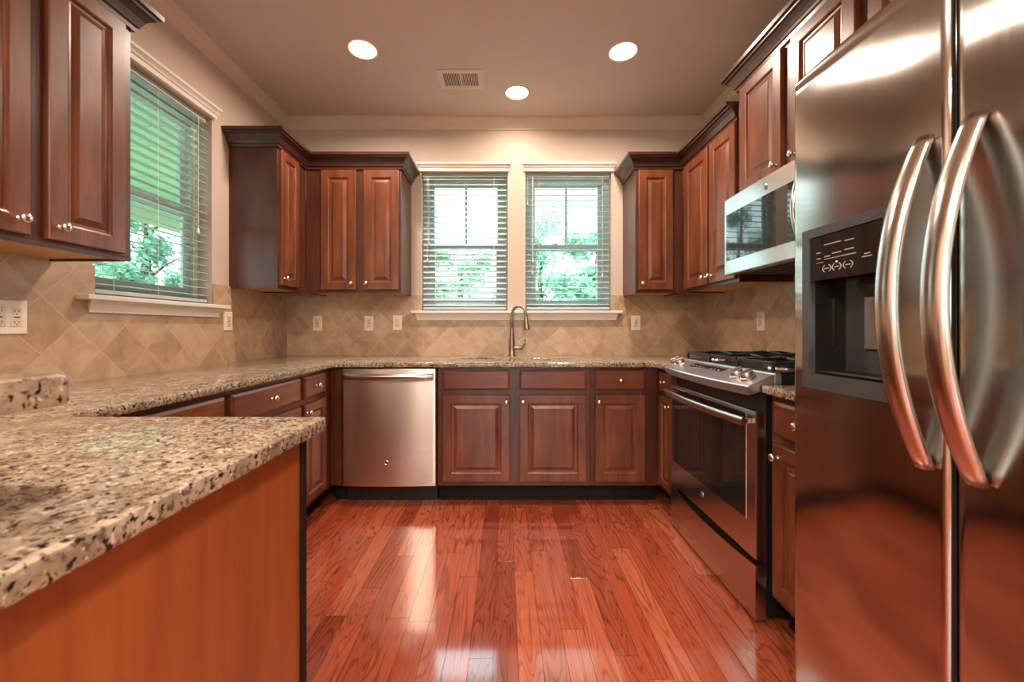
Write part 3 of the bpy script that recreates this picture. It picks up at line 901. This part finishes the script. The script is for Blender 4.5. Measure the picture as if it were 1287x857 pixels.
# ------------------------------------------------------------------ dishwasher
DW = thing('dishwasher', 'stainless dishwasher with a curved bar handle', 'dishwasher', (-1.035, 2.55, 0))
dw = 0.598
b = B(); box(b, 0.004, dw - 0.004, 0.02, 0.56, 0.11, 0.872); obj('tub', b, M['rubber'], DW)
b = B(); box(b, 0.004, dw - 0.004, 0.060, 0.50, 0.0, 0.11); obj('toe_kick', b, M['black'], DW)
def bowed_panel(w, z0, z1, depth, bulge, edge=0.006, nx=28, nz=20, holes=None, extra_x=(), extra_z=()):
    """front surface near y=-depth bulging out; sides go back to y=0"""
    xs = sorted({round(w * i / nx, 5) for i in range(nx + 1)} | {edge * .3, edge, w - edge, w - edge * .3} | set(extra_x))
    zs = sorted({round(z0 + (z1 - z0) * i / nz, 5) for i in range(nz + 1)} | {z0 + edge * .3, z0 + edge, z1 - edge * .3, z1 - edge} | set(extra_z))
    def yy(x, z):
        u = 2 * x / w - 1
        k = bulge * (1 - u * u)
        def rd(t):
            t = max(0, edge - t) / edge
            return edge * (1 - math.sqrt(max(0, 1 - t * t)))
        return -depth - k + rd(min(x, w - x)) + rd(min(z - z0, z1 - z))
    bm = B(); V = {}
    for i, x in enumerate(xs):
        for j, z in enumerate(zs): V[i, j] = bm.verts.new((x, yy(x, z), z))
    for i in range(len(xs) - 1):
        for j in range(len(zs) - 1):
            cx, cz = (xs[i] + xs[i + 1]) / 2, (zs[j] + zs[j + 1]) / 2
            if holes and any(h[0] < cx < h[1] and h[2] < cz < h[3] for h in holes): continue
            bm.faces.new((V[i, j], V[i + 1, j], V[i + 1, j + 1], V[i, j + 1]))
    border = [e for e in bm.edges if e.is_boundary and all(
        (abs(v.co.x) < 1e-6 or abs(v.co.x - w) < 1e-6 or abs(v.co.z - z0) < 1e-6 or abs(v.co.z - z1) < 1e-6) for v in e.verts)]
    ext = bmesh.ops.extrude_edge_only(bm, edges=border)
    for v in [g for g in ext['geom'] if isinstance(g, bmesh.types.BMVert)]: v.co.y = 0.0
    return bm
dd = obj('door_panel', bowed_panel(dw, 0.124, 0.868, 0.028, 0.010), M['steel_dw'], DW, auto=45)
pts = []; rads = []
for i in range(25):
    t = i / 24; x = 0.018 + t * (dw - 0.036)
    pts.append((x, -0.040 - 0.032 * math.sin(pi * min(1, max(0, t)))**0.6, 0.819)); rads.append(1.0)
h_ = obj('handle', tube(B(), pts, 0.012, 0.019, seg=16), M['steel_h'], dd, auto=50)
for x in (0.018, dw - 0.036):
    b = B(); box(b, x, x + 0.018, -0.046, -0.028, 0.809, 0.829, 0.002); obj('handle_mount', b, M['steel_h'], dd)
b = B()
for k in range(7):
    for q_ in (0, 1): box(b, 0.018 + k * 0.011, 0.025 + k * 0.011, -0.0325, -0.029, 0.852 - q_ * 0.006, 0.855 - q_ * 0.006)
obj('vent_slots', b, M['grey'], dd)
def emblem(parent, loc, rot, r=0.013):
    e = obj('emblem', lathe(B(), [(0, 0.0), (r, 0.0), (r, 0.0018), (r * 0.86, 0.003), (r * 0.72, 0.0018), (0, 0.0016)], 24, rot), M['nickel'], parent, auto=40, loc=loc)
    obj('emblem_center', lathe(B(), [(0, 0.0015), (r * 0.70, 0.0015), (r * 0.66, 0.0024), (0, 0.0024)], 20, rot), M['grey'], e, auto=40)
    return e
RX = Matrix.Rotation(radians(90), 4, 'X')
emblem(dd, (0.288, -0.0375, 0.278), RX, 0.014)

# ------------------------------------------------------------------ range
RY1 = 2.284          # far side
RW = 0.772
RG = thing('gas_range', 'slide-in stainless gas range with black oven glass', 'range', (0.948, RY1, 0), RM90)
# local x: far -> near, local y: into the wall; y=0 is the door face plane
b = B(); box(b, 0.004, RW - 0.004, 0.042, 0.60, 0.03, 0.868); obj('body', b, M['black'], RG)
for x in (0.04, RW - 0.07):
    for y in (0.07, 0.52):
        b = B(); box(b, x, x + 0.03, y, y + 0.03, 0.0, 0.03); obj('foot', b, M['rubber'], RG)
# drawer with bowed top edge
b = B(); n = 24
low, high = [], []
for i in range(n + 1):
    x = RW * i / n; u = 2 * i / n - 1
    zt_ = 0.222 - 0.016 * (1 - u * u)
    low.append((x, 0.016)); high.append((x, zt_))
fr = [[b.verts.new((x, -0.001 - 0.004 * (1 - (2 * x / RW - 1) ** 2), z)) for x, z in s_] for s_ in (low, high)]
bk = [[b.verts.new((x, 0.040, z)) for x, z in s_] for s_ in (low, high)]
for i in range(n):
    b.faces.new((fr[0][i], fr[0][i + 1], fr[1][i + 1], fr[1][i])); b.faces.new((bk[0][i], bk[1][i], bk[1][i + 1], bk[0][i + 1]))
    b.faces.new((fr[1][i], fr[1][i + 1], bk[1][i + 1], bk[1][i])); b.faces.new((fr[0][i], bk[0][i], bk[0][i + 1], fr[0][i + 1]))
for i in (0, n): b.faces.new((fr[0][i], fr[1][i], bk[1][i], bk[0][i]))
obj('storage_drawer', b, M['steel'], RG)
# door
b = B(); box(b, 0.0, RW, 0.0, 0.042, 0.243, 0.805, 0.003, 2)
od = obj('oven_door', b, M['steel'], RG)
b = B(); box(b, 0.018, RW - 0.058, -0.0022, 0.004, 0.372, 0.790, 0.001)
obj('window_trim', b, M['nickel'], od)
b = B(); box(b, 0.022, RW - 0.062, -0.0030, 0.005, 0.376, 0.788, 0.001)
tag(obj('oven_glass', b, M['glassblack'], od), 'glossy black oven window')
pts = []
for i in range(25):
    t = i / 24
    pts.append((0.012 + t * (RW - 0.03), -0.034 - 0.026 * (1 - (2 * t - 1) ** 2), 0.764))
hn = obj('oven_handle', tube(B(), pts, 0.012, 0.0185, seg=16), M['steel_h'], od, auto=50)
for x in (0.020, RW - 0.040):
    b = B(); box(b, x, x + 0.016, -0.034, 0.001, 0.755, 0.774, 0.003); obj('handle_mount', b, M['steel_h'], hn)
emblem(od, (RY1 - 1.925, -0.0002, 0.322), RX, 0.015)
# control panel, bowed front
b = B(); n = 24
pr = []
for i in range(n + 1):
    u = 2 * i / n - 1
    x = -0.004 + (RW + 0.008) * i / n
    yf = -0.032 - 0.034 * (1 - abs(u) ** 2.4)
    sec = [(yf + 0.004, 0.869), (yf, 0.874), (yf, 0.900), (yf + 0.004, 0.905), (0.060, 0.945), (0.066, 0.945), (0.066, 0.895)]
    pr.append([b.verts.new((x, y, z)) for y, z in sec])
for a, c in zip(pr, pr[1:]):
    for j in range(7): b.faces.new((a[j], a[(j + 1) % 7], c[(j + 1) % 7], c[j]))
b.faces.new(pr[0]); b.faces.new(pr[-1])
cpn = obj('control_panel', b, M['steel_t'], RG, auto=25)
# tilt frame on the panel: slope from (y=-0.03,z=.905) to (.062,.945)
sl_a = math.atan2(0.945 - 0.904, 0.062 + 0.045)
def on_slope(x, t):      # t from 0 front to 1 back
    y = -0.045 + t * 0.107; return Vector((x, y, 0.9042 + (y + 0.045) / 0.107 * 0.041))
tilt = Matrix.Rotation(sl_a, 4, 'X')
b = B(); box(b, -0.150, 0.150, -0.036, 0.034, 0.0, 0.003, 0.001)
ds = obj('display', b, M['display'], cpn); ds.location = on_slope(RW * 0.46, 0.55); ds.rotation_euler = (sl_a, 0, 0)
b = B()
for k in range(8):
    for q_ in range(2): box(b, -0.125 + k * 0.034, -0.110 + k * 0.034, -0.018 + q_ * 0.022, -0.014 + q_ * 0.022, 0.003, 0.0036)
obj('button_marks', b, M['mark'], ds)
b = B(); box(b, -0.012, 0.026, 0.002, 0.02, 0.003, 0.0038); obj('clock_window', b, M['glassblack'], ds)
kp = [(0.0, 0.0), (0.030, 0.0), (0.030, 0.005), (0.0255, 0.008), (0.025, 0.022), (0.022, 0.026), (0, 0.026)]
for x in (0.045, 0.105, RW - 0.135, RW - 0.065):
    kb = obj('burner_knob', lathe(B(), kp, 24), M['knobsteel'], cpn, auto=35)
    kb.location = on_slope(x, 0.52); kb.rotation_euler = (sl_a, 0, 0)
    b = B(); box(b, -0.0055, 0.0055, -0.025, 0.025, 0.020, 0.034, 0.002); obj('grip', b, M['knobsteel'], kb)
# cooktop
b = B(); box(b, -0.002, RW + 0.002, 0.095, 0.612, 0.862, 0.946, 0.004)
ct = obj('cooktop', b, M['black'], RG)
b = B(); box(b, -0.004, RW + 0.004, 0.068, 0.098, 0.900, 0.951, 0.006, 2)
obj('front_rim', b, M['steel_t'], ct)
b = B(); box(b, 0.02, RW - 0.02, 0.105, 0.59, 0.948, 0.953, 0.002); obj('burner_tray', b, M['black'], ct)
for (x, y, r_) in ((0.15, 0.21, 0.045), (0.15, 0.47, 0.036), (RW / 2, 0.34, 0.05), (RW - 0.15, 0.21, 0.05), (RW - 0.15, 0.47, 0.036)):
    bn = obj('burner', lathe(B(), [(0, 0.0), (r_ + 0.012, 0.0), (r_ + 0.008, 0.008), (r_, 0.010), (0, 0.010)], 24, Matrix.Translation((x, y, 0.953))), M['nickel'], RG, auto=40)
    obj('burner_cap', lathe(B(), [(0, 0.010), (r_, 0.010), (r_, 0.016), (r_ * .8, 0.019), (0, 0.019)], 24, Matrix.Translation((x, y, 0.953))), M['iron'], bn, auto=40)
gw = (RW - 0.05) / 3
for k in range(3):
    x0 = 0.025 + k * gw + 0.004; x1 = x0 + gw - 0.008; y0, y1 = 0.085, 0.585
    b = B(); zb, zt2 = 0.978, 0.992; t_ = 0.006
    for x in (x0, x1): box(b, x - t_, x + t_, y0, y1, zb, zt2, 0.003)
    for y in (y0, (y0 + y1) / 2, y1): box(b, x0, x1, y - t_, y + t_, zb, zt2, 0.003)
    xm = (x0 + x1) / 2
    for yc in ((y0 * 3 + y1) / 4, (y0 + y1 * 3) / 4):
        for dx, dy in ((1, 0), (-1, 0), (0, 1), (0, -1)):
            ex, ey = (x1 - xm) if dx else 0, (y1 - y0) / 4 if dy else 0
            tube(b, [(xm + dx * ex, yc + dy * ey, 0.985), (xm + dx * ex * 0.6, yc + dy * ey * 0.6, 0.994), (xm + dx * 0.018, yc + dy * 0.018, 0.996)], 0.005, 0.007, seg=6)
    for x in (x0, x1):
        for y in (y0, y1): box(b, x - 0.006, x + 0.006, y - 0.006, y + 0.006, 0.951, zb + 0.002, 0.002)
    obj('burner_grate', b, M['iron'], RG)

# ------------------------------------------------------------------ microwave
MW = thing('microwave', 'over-the-range stainless microwave with black glass door', 'microwave', (1.18, 2.148, 1.405), RM90)
mwW, mwH = 0.742, 0.402
b = B(); box(b, 0.004, mwW - 0.004, 0.036, XR - 1.18 - 0.012, 0.012, mwH + 0.012, 0.002); obj('body', b, M['black'], MW)
b = B(); box(b, 0.02, mwW - 0.02, 0.06, 0.35, 0.004, 0.013, 0.002)
for k in range(9): box(b, 0.06 + k * 0.07, 0.11 + k * 0.07, 0.08, 0.20, 0.001, 0.006, 0.001)
obj('underside_grille', b, M['rubber'], MW)
b = B(); n = 20
pr = []
for i in range(n + 1):
    u = 2 * i / n - 1; x = mwW * i / n; yf = -0.010 * (1 - u * u)
    pr.append([b.verts.new(c) for c in ((x, yf + 0.003, 0.0), (x, yf, 0.004), (x, yf, mwH - 0.004), (x, yf + 0.003, mwH), (x, 0.036, mwH), (x, 0.036, 0.0))])
for a, c in zip(pr, pr[1:]):
    for j in range(6): b.faces.new((a[j], a[(j + 1) % 6], c[(j + 1) % 6], c[j]))
b.faces.new(pr[0]); b.faces.new(pr[-1])
md = obj('door', b, M['steel'], MW, auto=30)
b = B(); n = 16
pr = []
for i in range(n + 1):
    x = 0.022 + (0.56 - 0.022) * i / n; u = 2 * x / mwW - 1; yf = -0.010 * (1 - u * u) - 0.0022
    pr.append([b.verts.new(c) for c in ((x, yf, 0.072), (x, yf, 0.316), (x, yf + 0.006, 0.316), (x, yf + 0.006, 0.072))])
for a, c in zip(pr, pr[1:]):
    for j in range(4): b.faces.new((a[j], a[(j + 1) % 4], c[(j + 1) % 4], c[j]))
b.faces.new(pr[0]); b.faces.new(pr[-1])
tag(obj('door_glass', b, M['glassblack'], md), 'mirror-like black door window')
b = B(); box(b, 0.60, mwW - 0.015, -0.0085, 0.0, 0.072, 0.316, 0.001); pnl = obj('keypad_panel', b, M['glassblack'], md)
b = B()
for r_ in range(5):
    for c_ in range(3): box(b, 0.615 + c_ * 0.036, 0.638 + c_ * 0.036, -0.0092, -0.0084, 0.09 + r_ * 0.034, 0.096 + r_ * 0.034)
obj('button_marks', b, M['mark'], pnl)
pts = [(0.578, -0.008 - 0.042 * math.sin(pi * i / 20) ** 0.7, 0.045 + 0.30 * i / 20) for i in range(21)]
obj('door_handle', tube(B(), pts, 0.011, 0.009, seg=14, up=Vector((0, 1, 0))), M['steel_h'], md, smooth=True)
emblem(md, (0.355, -0.0098, 0.350), RX, 0.013)

# ------------------------------------------------------------------ refrigerator
FX, FY1 = 0.765, 1.062
FR = thing('refrigerator', 'tall stainless side-by-side refrigerator with twin bowed handles', 'refrigerator', (FX, FY1, 0), RM90)
FW, FH = 0.912, 1.768
b = B(); box(b, 0.006, FW - 0.006, 0.070, XR - FX - 0.03, 0.02, FH - 0.015, 0.004); obj('body', b, M['grey'], FR)
b = B(); box(b, 0.01, FW - 0.01, 0.040, 0.10, 0.0, 0.075, 0.003)
for k in range(14): box(b, 0.04 + k * 0.06, 0.085 + k * 0.06, 0.034, 0.041, 0.02, 0.055, 0.001)
obj('base_grille', b, M['rubber'], FR)
b = B()
for x in (0.03, 0.36, 0.40, FW - 0.08): box(b, x, x + 0.05, 0.04, 0.11, FH - 0.016, FH + 0.004, 0.003)
obj('hinge_cover', b, M['grey'], FR)
wl = 0.376
hx0, hx1, hz0, hz1 = FY1 - 1.013, FY1 - 0.774, 0.974, 1.364
fd = obj('freezer_door', bowed_panel(wl, 0.085, FH, 0.0, 0.010, edge=0.011, nx=24, nz=40, holes=[(hx0 + .004, hx1 - .004, hz0 + .004, hz1 - .004)], extra_x=(hx0 + .004, hx1 - .004), extra_z=(hz0 + .004, hz1 - .004)), M['steel_f'], FR, auto=60)
for v in fd.data.vertices:
    if abs(v.co.y) < 1e-9: v.co.y = 0.066
b = bowed_panel(FW - wl - 0.006, 0.085, FH, 0.0, 0.012, edge=0.011, nx=30, nz=40)
rd = obj('fridge_door', b, M['steel_f'], FR, auto=60, loc=(wl + 0.006, 0, 0))
for v in rd.data.vertices:
    if abs(v.co.y) < 1e-9: v.co.y = 0.066
b = B(); box(b, wl - 0.012, wl - 0.0006, 0.004, 0.062, 0.09, FH - 0.004); obj('door_gasket', b, M['rubber'], FR)
def fhandle(parent, x, z0, z1, side):
    pts = []; n = 30; rads = []
    for i in range(n + 1):
        t = i / n; s_ = 1 - (2 * t - 1) ** 2
        pts.append((x, -0.010 - 0.068 * s_, z0 + (z1 - z0) * t))
        rads.append(0.80 + 0.20 * min(1, 4 * min(t, 1 - t) + 0.15))
    hh = obj('handle', tube(B(), pts, 0.0205, 0.0115, seg=18, up=Vector((0, 1, 0)), rads=rads), M['steel_h'], parent, smooth=True)
    return hh
fhandle(fd, wl - 0.034, 0.872, 1.462, -1)
fhandle(rd, 0.040, 0.872, 1.462, 1)
# dispenser
yb = -0.012
b = plate(B(), (hx0, hx1), (hz0, hz1), [(hx0 + 0.022, hx1 - 0.022, hz0 + 0.036, hz1 - 0.022)], 0.020, lambda u, d, z: (u, yb + d, z))
bmesh.ops.bevel(b, geom=[e for e in b.edges if not e.is_boundary and e.calc_face_angle(0) > 1.0], offset=0.003, segments=2, affect='EDGES')
dp = obj('dispenser_bezel', b, M['grey'], fd)
ix0, ix1 = hx0 + 0.022, hx1 - 0.022
b = B(); box(b, ix0, ix1, -0.009, 0.03, 1.236, hz1 - 0.022, 0.002)
pn = obj('control_panel', b, M['glassblack'], dp)
b = B()
def mk(x0, x1, z, t=0.0016): box(b, ix0 + x0, ix0 + x1, -0.0098, -0.0088, z - t / 2, z + t / 2)
mk(0.045, 0.092, 1.318); mk(0.045, 0.062, 1.290); mk(0.068, 0.092, 1.294); mk(0.045, 0.092, 1.284, .001)
mk(0.102, 0.125, 1.316); mk(0.102, 0.125, 1.296); mk(0.094, 0.130, 1.284, .0014)
mk(0.022, 0.034, 1.302); mk(0.022, 0.034, 1.288); mk(0.145, 0.168, 1.272); mk(0.150, 0.164, 1.278); mk(0.022, 0.042, 1.278, .001)
for cx in (0.052, 0.080, 0.110):
    mk(cx - 0.006, cx + 0.006, 1.262)
    for sg in (-1, 1):
        for a in range(-3, 3):
            a0, a1 = radians(a * 20), radians((a + 1) * 20)
            p0 = (ix0 + cx + sg * 0.012 * cos(a0), 1.262 + 0.009 * sin(a0)); p1 = (ix0 + cx + sg * 0.012 * cos(a1), 1.262 + 0.009 * sin(a1))
            tube(b, [(p0[0], -0.0092, p0[1]), (p1[0], -0.0092, p1[1])], 0.0008, seg=5)
obj('panel_marks', b, M['mark'], pn)
b = B(); box(b, ix0 + 0.078, ix0 + 0.082, -0.0098, -0.0088, 1.272, 1.275); obj('indicator_light', b, M['led'], pn)
# recess box
b = B()
x0, x1, z0, z1 = ix0, ix1, hz0 + 0.036, 1.236
yA, yBk = 0.004, 0.085
v = [b.verts.new(c) for c in ((x0, yA, z0), (x1, yA, z0), (x1, yA, z1), (x0, yA, z1), (x0 + .015, yBk, z0), (x1 - .015, yBk, z0), (x1 - .015, yBk, z1), (x0 + .015, yBk, z1))]
for q_ in ((0, 1, 5, 4), (1, 2, 6, 5), (2, 3, 7, 6), (3, 0, 4, 7), (4, 5, 6, 7)): b.faces.new([v[i] for i in q_])
rc_ = obj('recess', b, M['glassblack'], dp)
obj('nozzle', lathe(B(), [(0, 0.0), (0.024, 0.0), (0.030, -0.02), (0.018, -0.045), (0, -0.045)], 20, Matrix.Translation(((x0 + x1) / 2 + 0.02, 0.045, z1 - 0.001))), M['black'], dp, auto=40)
b = B(); box(b, (x0 + x1) / 2 - 0.03, (x0 + x1) / 2 + 0.055, 0.062, 0.070, z0 + 0.06, z1 - 0.035, 0.004); obj('paddle', b, M['steel'], dp)
b = B(); box(b, x0 + 0.004, x1 - 0.004, 0.004, 0.080, z0 + 0.001, z0 + 0.008, 0.002); obj('drip_tray', b, M['black'], dp)

# ------------------------------------------------------------------ outlets and switches
def outlet(loc, rz, label, kind='duplex', w=0.072, h=0.117, cat='outlet', name='wall_outlet'):
    r = thing(name, label, cat, loc, rz)
    b = rings_xz(B(), inset_rings(-w / 2, w / 2, -h / 2, h / 2, [(0, 0), (0, -0.004), (0.004, -0.007), (0.005, -0.007)]))
    obj('cover_plate', b, M['plate'], r)
    xs = [0.0] if w < 0.09 else [-0.024, 0.024]
    for x in xs:
        b = B(); box(b, x - 0.0165, x + 0.0165, -0.0095, -0.006, -0.0335, 0.0335, 0.001)
        if kind == 'duplex':
            fc = obj('receptacle', b, M['recept'], r); b = B()
            for zc in (-0.019, 0.019):
                for dx in (-0.006, 0.006): box(b, x + dx - 0.001, x + dx + 0.001, -0.0101, -0.009, zc - 0.002, zc + 0.006)
                box(b, x - 0.002, x + 0.002, -0.0101, -0.009, zc - 0.009, zc - 0.005)
            if kind == 'duplex': box(b, x - 0.008, x + 0.008, -0.0105, -0.009, -0.0025, 0.0025)
            obj('slots', b, M['slot'], fc)
        else:
            fc = obj('rocker', b, M['recept'], r); b = B(); box(b, x - 0.006, x + 0.006, -0.0115, -0.009, -0.024, -0.021); obj('rocker_line', b, M['slot'], fc)
    return r
yw = YB - TT
outlet((-1.480, yw, 1.162), 0, 'ivory outlet on the window wall nearest the left corner')
outlet((-1.074, yw, 1.161), 0, 'ivory outlet second from the left corner on the window wall')
outlet((-0.850, yw, 1.165), 0, 'ivory rocker switch just left of the window sill', 'rocker', cat='switch', name='light_switch')
outlet((1.030, yw, 1.165), 0, 'ivory outlet right of the window sill')
outlet((XL + TT, 2.475, 1.166), R90, 'ivory outlet beside the right end of the left window sill')
outlet((XL + TT, 1.375, 1.160), R90, 'large ivory outlet plate at the left picture edge', w=0.118, h=0.120)
outlet((XR - TT, 2.440, 1.166), RM90, 'ivory outlet on the right wall above the range')

# ------------------------------------------------------------------ ceiling
def can_light(x, y, power, label, group=None, size=0.15):
    r = thing('recessed_light', label, 'ceiling light', (x, y, ZC), 0, group)
    obj('trim_ring', lathe(B(), [(0.076, 0.0), (0.088, 0.0), (0.088, -0.003), (0.084, -0.006), (0.079, -0.005), (0.076, -0.002)], 32), M['trim'], r, auto=40)
    b = lathe(B(), [(0.0, -0.010), (0.04, -0.009), (0.066, -0.006), (0.078, -0.002), (0.078, 0.0), (0, 0.0)], 32)
    obj('lens', b, M['lens'], r, smooth=True)
    ld = bpy.data.lights.new('lamp', 'AREA'); ld.shape = 'DISK'; ld.size = size; ld.energy = power; ld.color = LAMP_COL
    ld.spread = radians(165)
    lo = bpy.data.objects.new('lamp', ld); COL.objects.link(lo); lo.parent = r; lo.location = (0, 0, -0.014)
    return r
can_light(-0.844, 2.367, CAN_POWER, 'left lit recessed ceiling light')
can_light(0.704, 2.385, CAN_POWER, 'right lit recessed ceiling light')
can_light(0.084, 2.800, CAN_POWER * 0.3, 'lit recessed ceiling light nearest the window wall, above the sink')
for (x, y) in ((-0.95, -0.45), (0.55, -0.45), (-0.95, -1.8), (0.75, -1.8), (-0.95, -3.3), (0.75, -3.3)):  # unseen lamps added as fill to brighten the kitchen from behind
    can_light(x, y, REAR_FILL_POWER, 'added recessed fill light, unseen behind the camera', 'added fill lights out of view behind the camera')

vt = thing('ceiling_vent', 'white louvred air vent in the ceiling between the lights', 'vent', (-0.293, 2.650, ZC))
b = plate(B(), (-0.147, 0.147), (-0.100, 0.100), [(-0.112, -0.006, -0.068, 0.068), (0.006, 0.112, -0.068, 0.068)], 0.006, lambda u, d, z: (u, z, -0.006 + d))
obj('grille_frame', b, M['vent'], vt)
b = B(); box(b, -0.118, 0.118, -0.074, 0.074, -0.0018, -0.0005); obj('duct_backing', b, M['slot'], vt)
for s_ in (-1, 1):
    b = B()
    for k in range(9):
        x = s_ * (0.0135 + k * 0.0112)
        vs = [b.verts.new(c) for c in ((x - 0.0016 - s_ * .001, -0.068, -0.006), (x + 0.0016 - s_ * .001, -0.068, -0.006), (x + 0.0016 + s_ * 0.001, -0.068, -0.002), (x - 0.0016 + s_ * 0.001, -0.068, -0.002))]
        v2 = [b.verts.new((v_.co.x, 0.068, v_.co.z)) for v_ in vs]
        for i in range(4): b.faces.new((vs[i], vs[(i + 1) % 4], v2[(i + 1) % 4], v2[i]))
        b.faces.new(vs); b.faces.new(v2)
    obj('louvres', b, M['vent'], vt)

# ------------------------------------------------------------------ outdoors
bm = B(); box(bm, -30, 30, -20, 40, -0.40, -0.30)
tag(obj('lawn', bm, M['lawn']), 'green lawn outside the windows', 'ground', kind='structure')
pc = thing('porch', 'pale green porch roof on a post outside the left window', 'porch', (-1.90, 0, -0.3))
b = B(); box(b, -2.35, 0.0, -2.0, 7.4, 2.96, 3.04)
for k in range(28): box(b, -2.35, 0.0, -1.99 + k * 0.335, -1.98 + k * 0.335, 2.952, 2.961)
obj('soffit', b, M['soffit'], pc)
b = B(); box(b, -2.35, -2.20, -2.0, 7.4, 2.66, 2.96, 0.005); obj('beam', b, M['siding'], pc)
for y_ in (0.2, 7.2):
    b = B(); box(b, -2.35, -2.20, y_, y_ + 0.15, 0.16, 2.66, 0.006); obj('post', b, M['siding'], pc)
b = B(); box(b, -2.45, 0.0, -2.0, 7.5, 0.0, 0.16, 0.01); obj('deck', b, M['soffit'], pc)

def tree(x, y, h, r, n, seed, label, group='trees outside the windows'):
    rnd = random.Random(seed)
    t = thing('leafy_tree', label, 'tree', (x, y, -0.3), 0, group)
    b = B(); tube(b, [(0, 0, 0), (0.05, 0.02, h * 0.3), (-0.03, 0.04, h * 0.62), (0.02, 0, h * 0.9)], 0.11, seg=8, rads=[1.3, 1, .7, .2])
    for k in range(5):
        a = rnd.random() * 6.28; z = h * (0.3 + 0.1 * k)
        tube(b, [(0, 0, z), (cos(a) * r * 0.4, sin(a) * r * 0.4, z + h * 0.08), (cos(a) * r * 0.75, sin(a) * r * 0.75, z + h * 0.13)], 0.04, seg=6, rads=[1, .7, .3])
    obj('trunk', b, M['bark'], t, smooth=True)
    vs, fs = [], []
    cl = [(rnd.gauss(0, r * 0.42), rnd.gauss(0, r * 0.42), h * rnd.uniform(0.12, 1.0), r * rnd.uniform(0.18, 0.40)) for _ in range(26)]
    for _ in range(n):
        cx, cy, cz, cr = rnd.choice(cl)
        p = Vector((cx + rnd.gauss(0, cr * .55), cy + rnd.gauss(0, cr * .55), max(0.1, cz + rnd.gauss(0, cr * .5))))
        d = Vector((rnd.gauss(0, 1), rnd.gauss(0, 1), rnd.gauss(0, 1))).normalized()
        s = d.orthogonal().normalized(); L_ = rnd.uniform(0.05, 0.10)
        i = len(vs); up = d.cross(s) * L_ * 0.12
        vs += [p - d * L_, p + s * L_ * 0.5 + up, p + d * L_, p - s * L_ * 0.5 + up]
        fs.append((i, i + 1, i + 2, i + 3))
    me = bpy.data.meshes.new('foliage'); me.from_pydata([tuple(v_) for v_ in vs], [], fs); me.materials.append(M['leaf'])
    o = bpy.data.objects.new('foliage', me); COL.objects.link(o); o.parent = t
    return t
tl = 'leafy green tree outside the kitchen windows'
for i, (x, y, h, r, n) in enumerate([(1.9, 8.4, 3.4, 0.85, 5200), (-1.0, 9.0, 3.0, 0.8, 2600), (4.9, 10.5, 6.0, 1.1, 5200), (-4.3, 13.0, 6.0, 1.2, 5500), (1.2, 13.5, 4.8, 1.2, 5000),
                                     (-7.4, 4.6, 4.6, 0.9, 7000), (-8.0, 8.9, 5.0, 1.0, 8000), (-8.2, 0.9, 4.8, 0.9, 6000), (-11.2, 6.6, 6.5, 1.1, 8000), (-11.5, 11.5, 6.5, 1.2, 8000), (-11.0, 2.6, 6.0, 1.0, 7000)]):
    tree(x, y, h, r, n, 20 + i, tl)
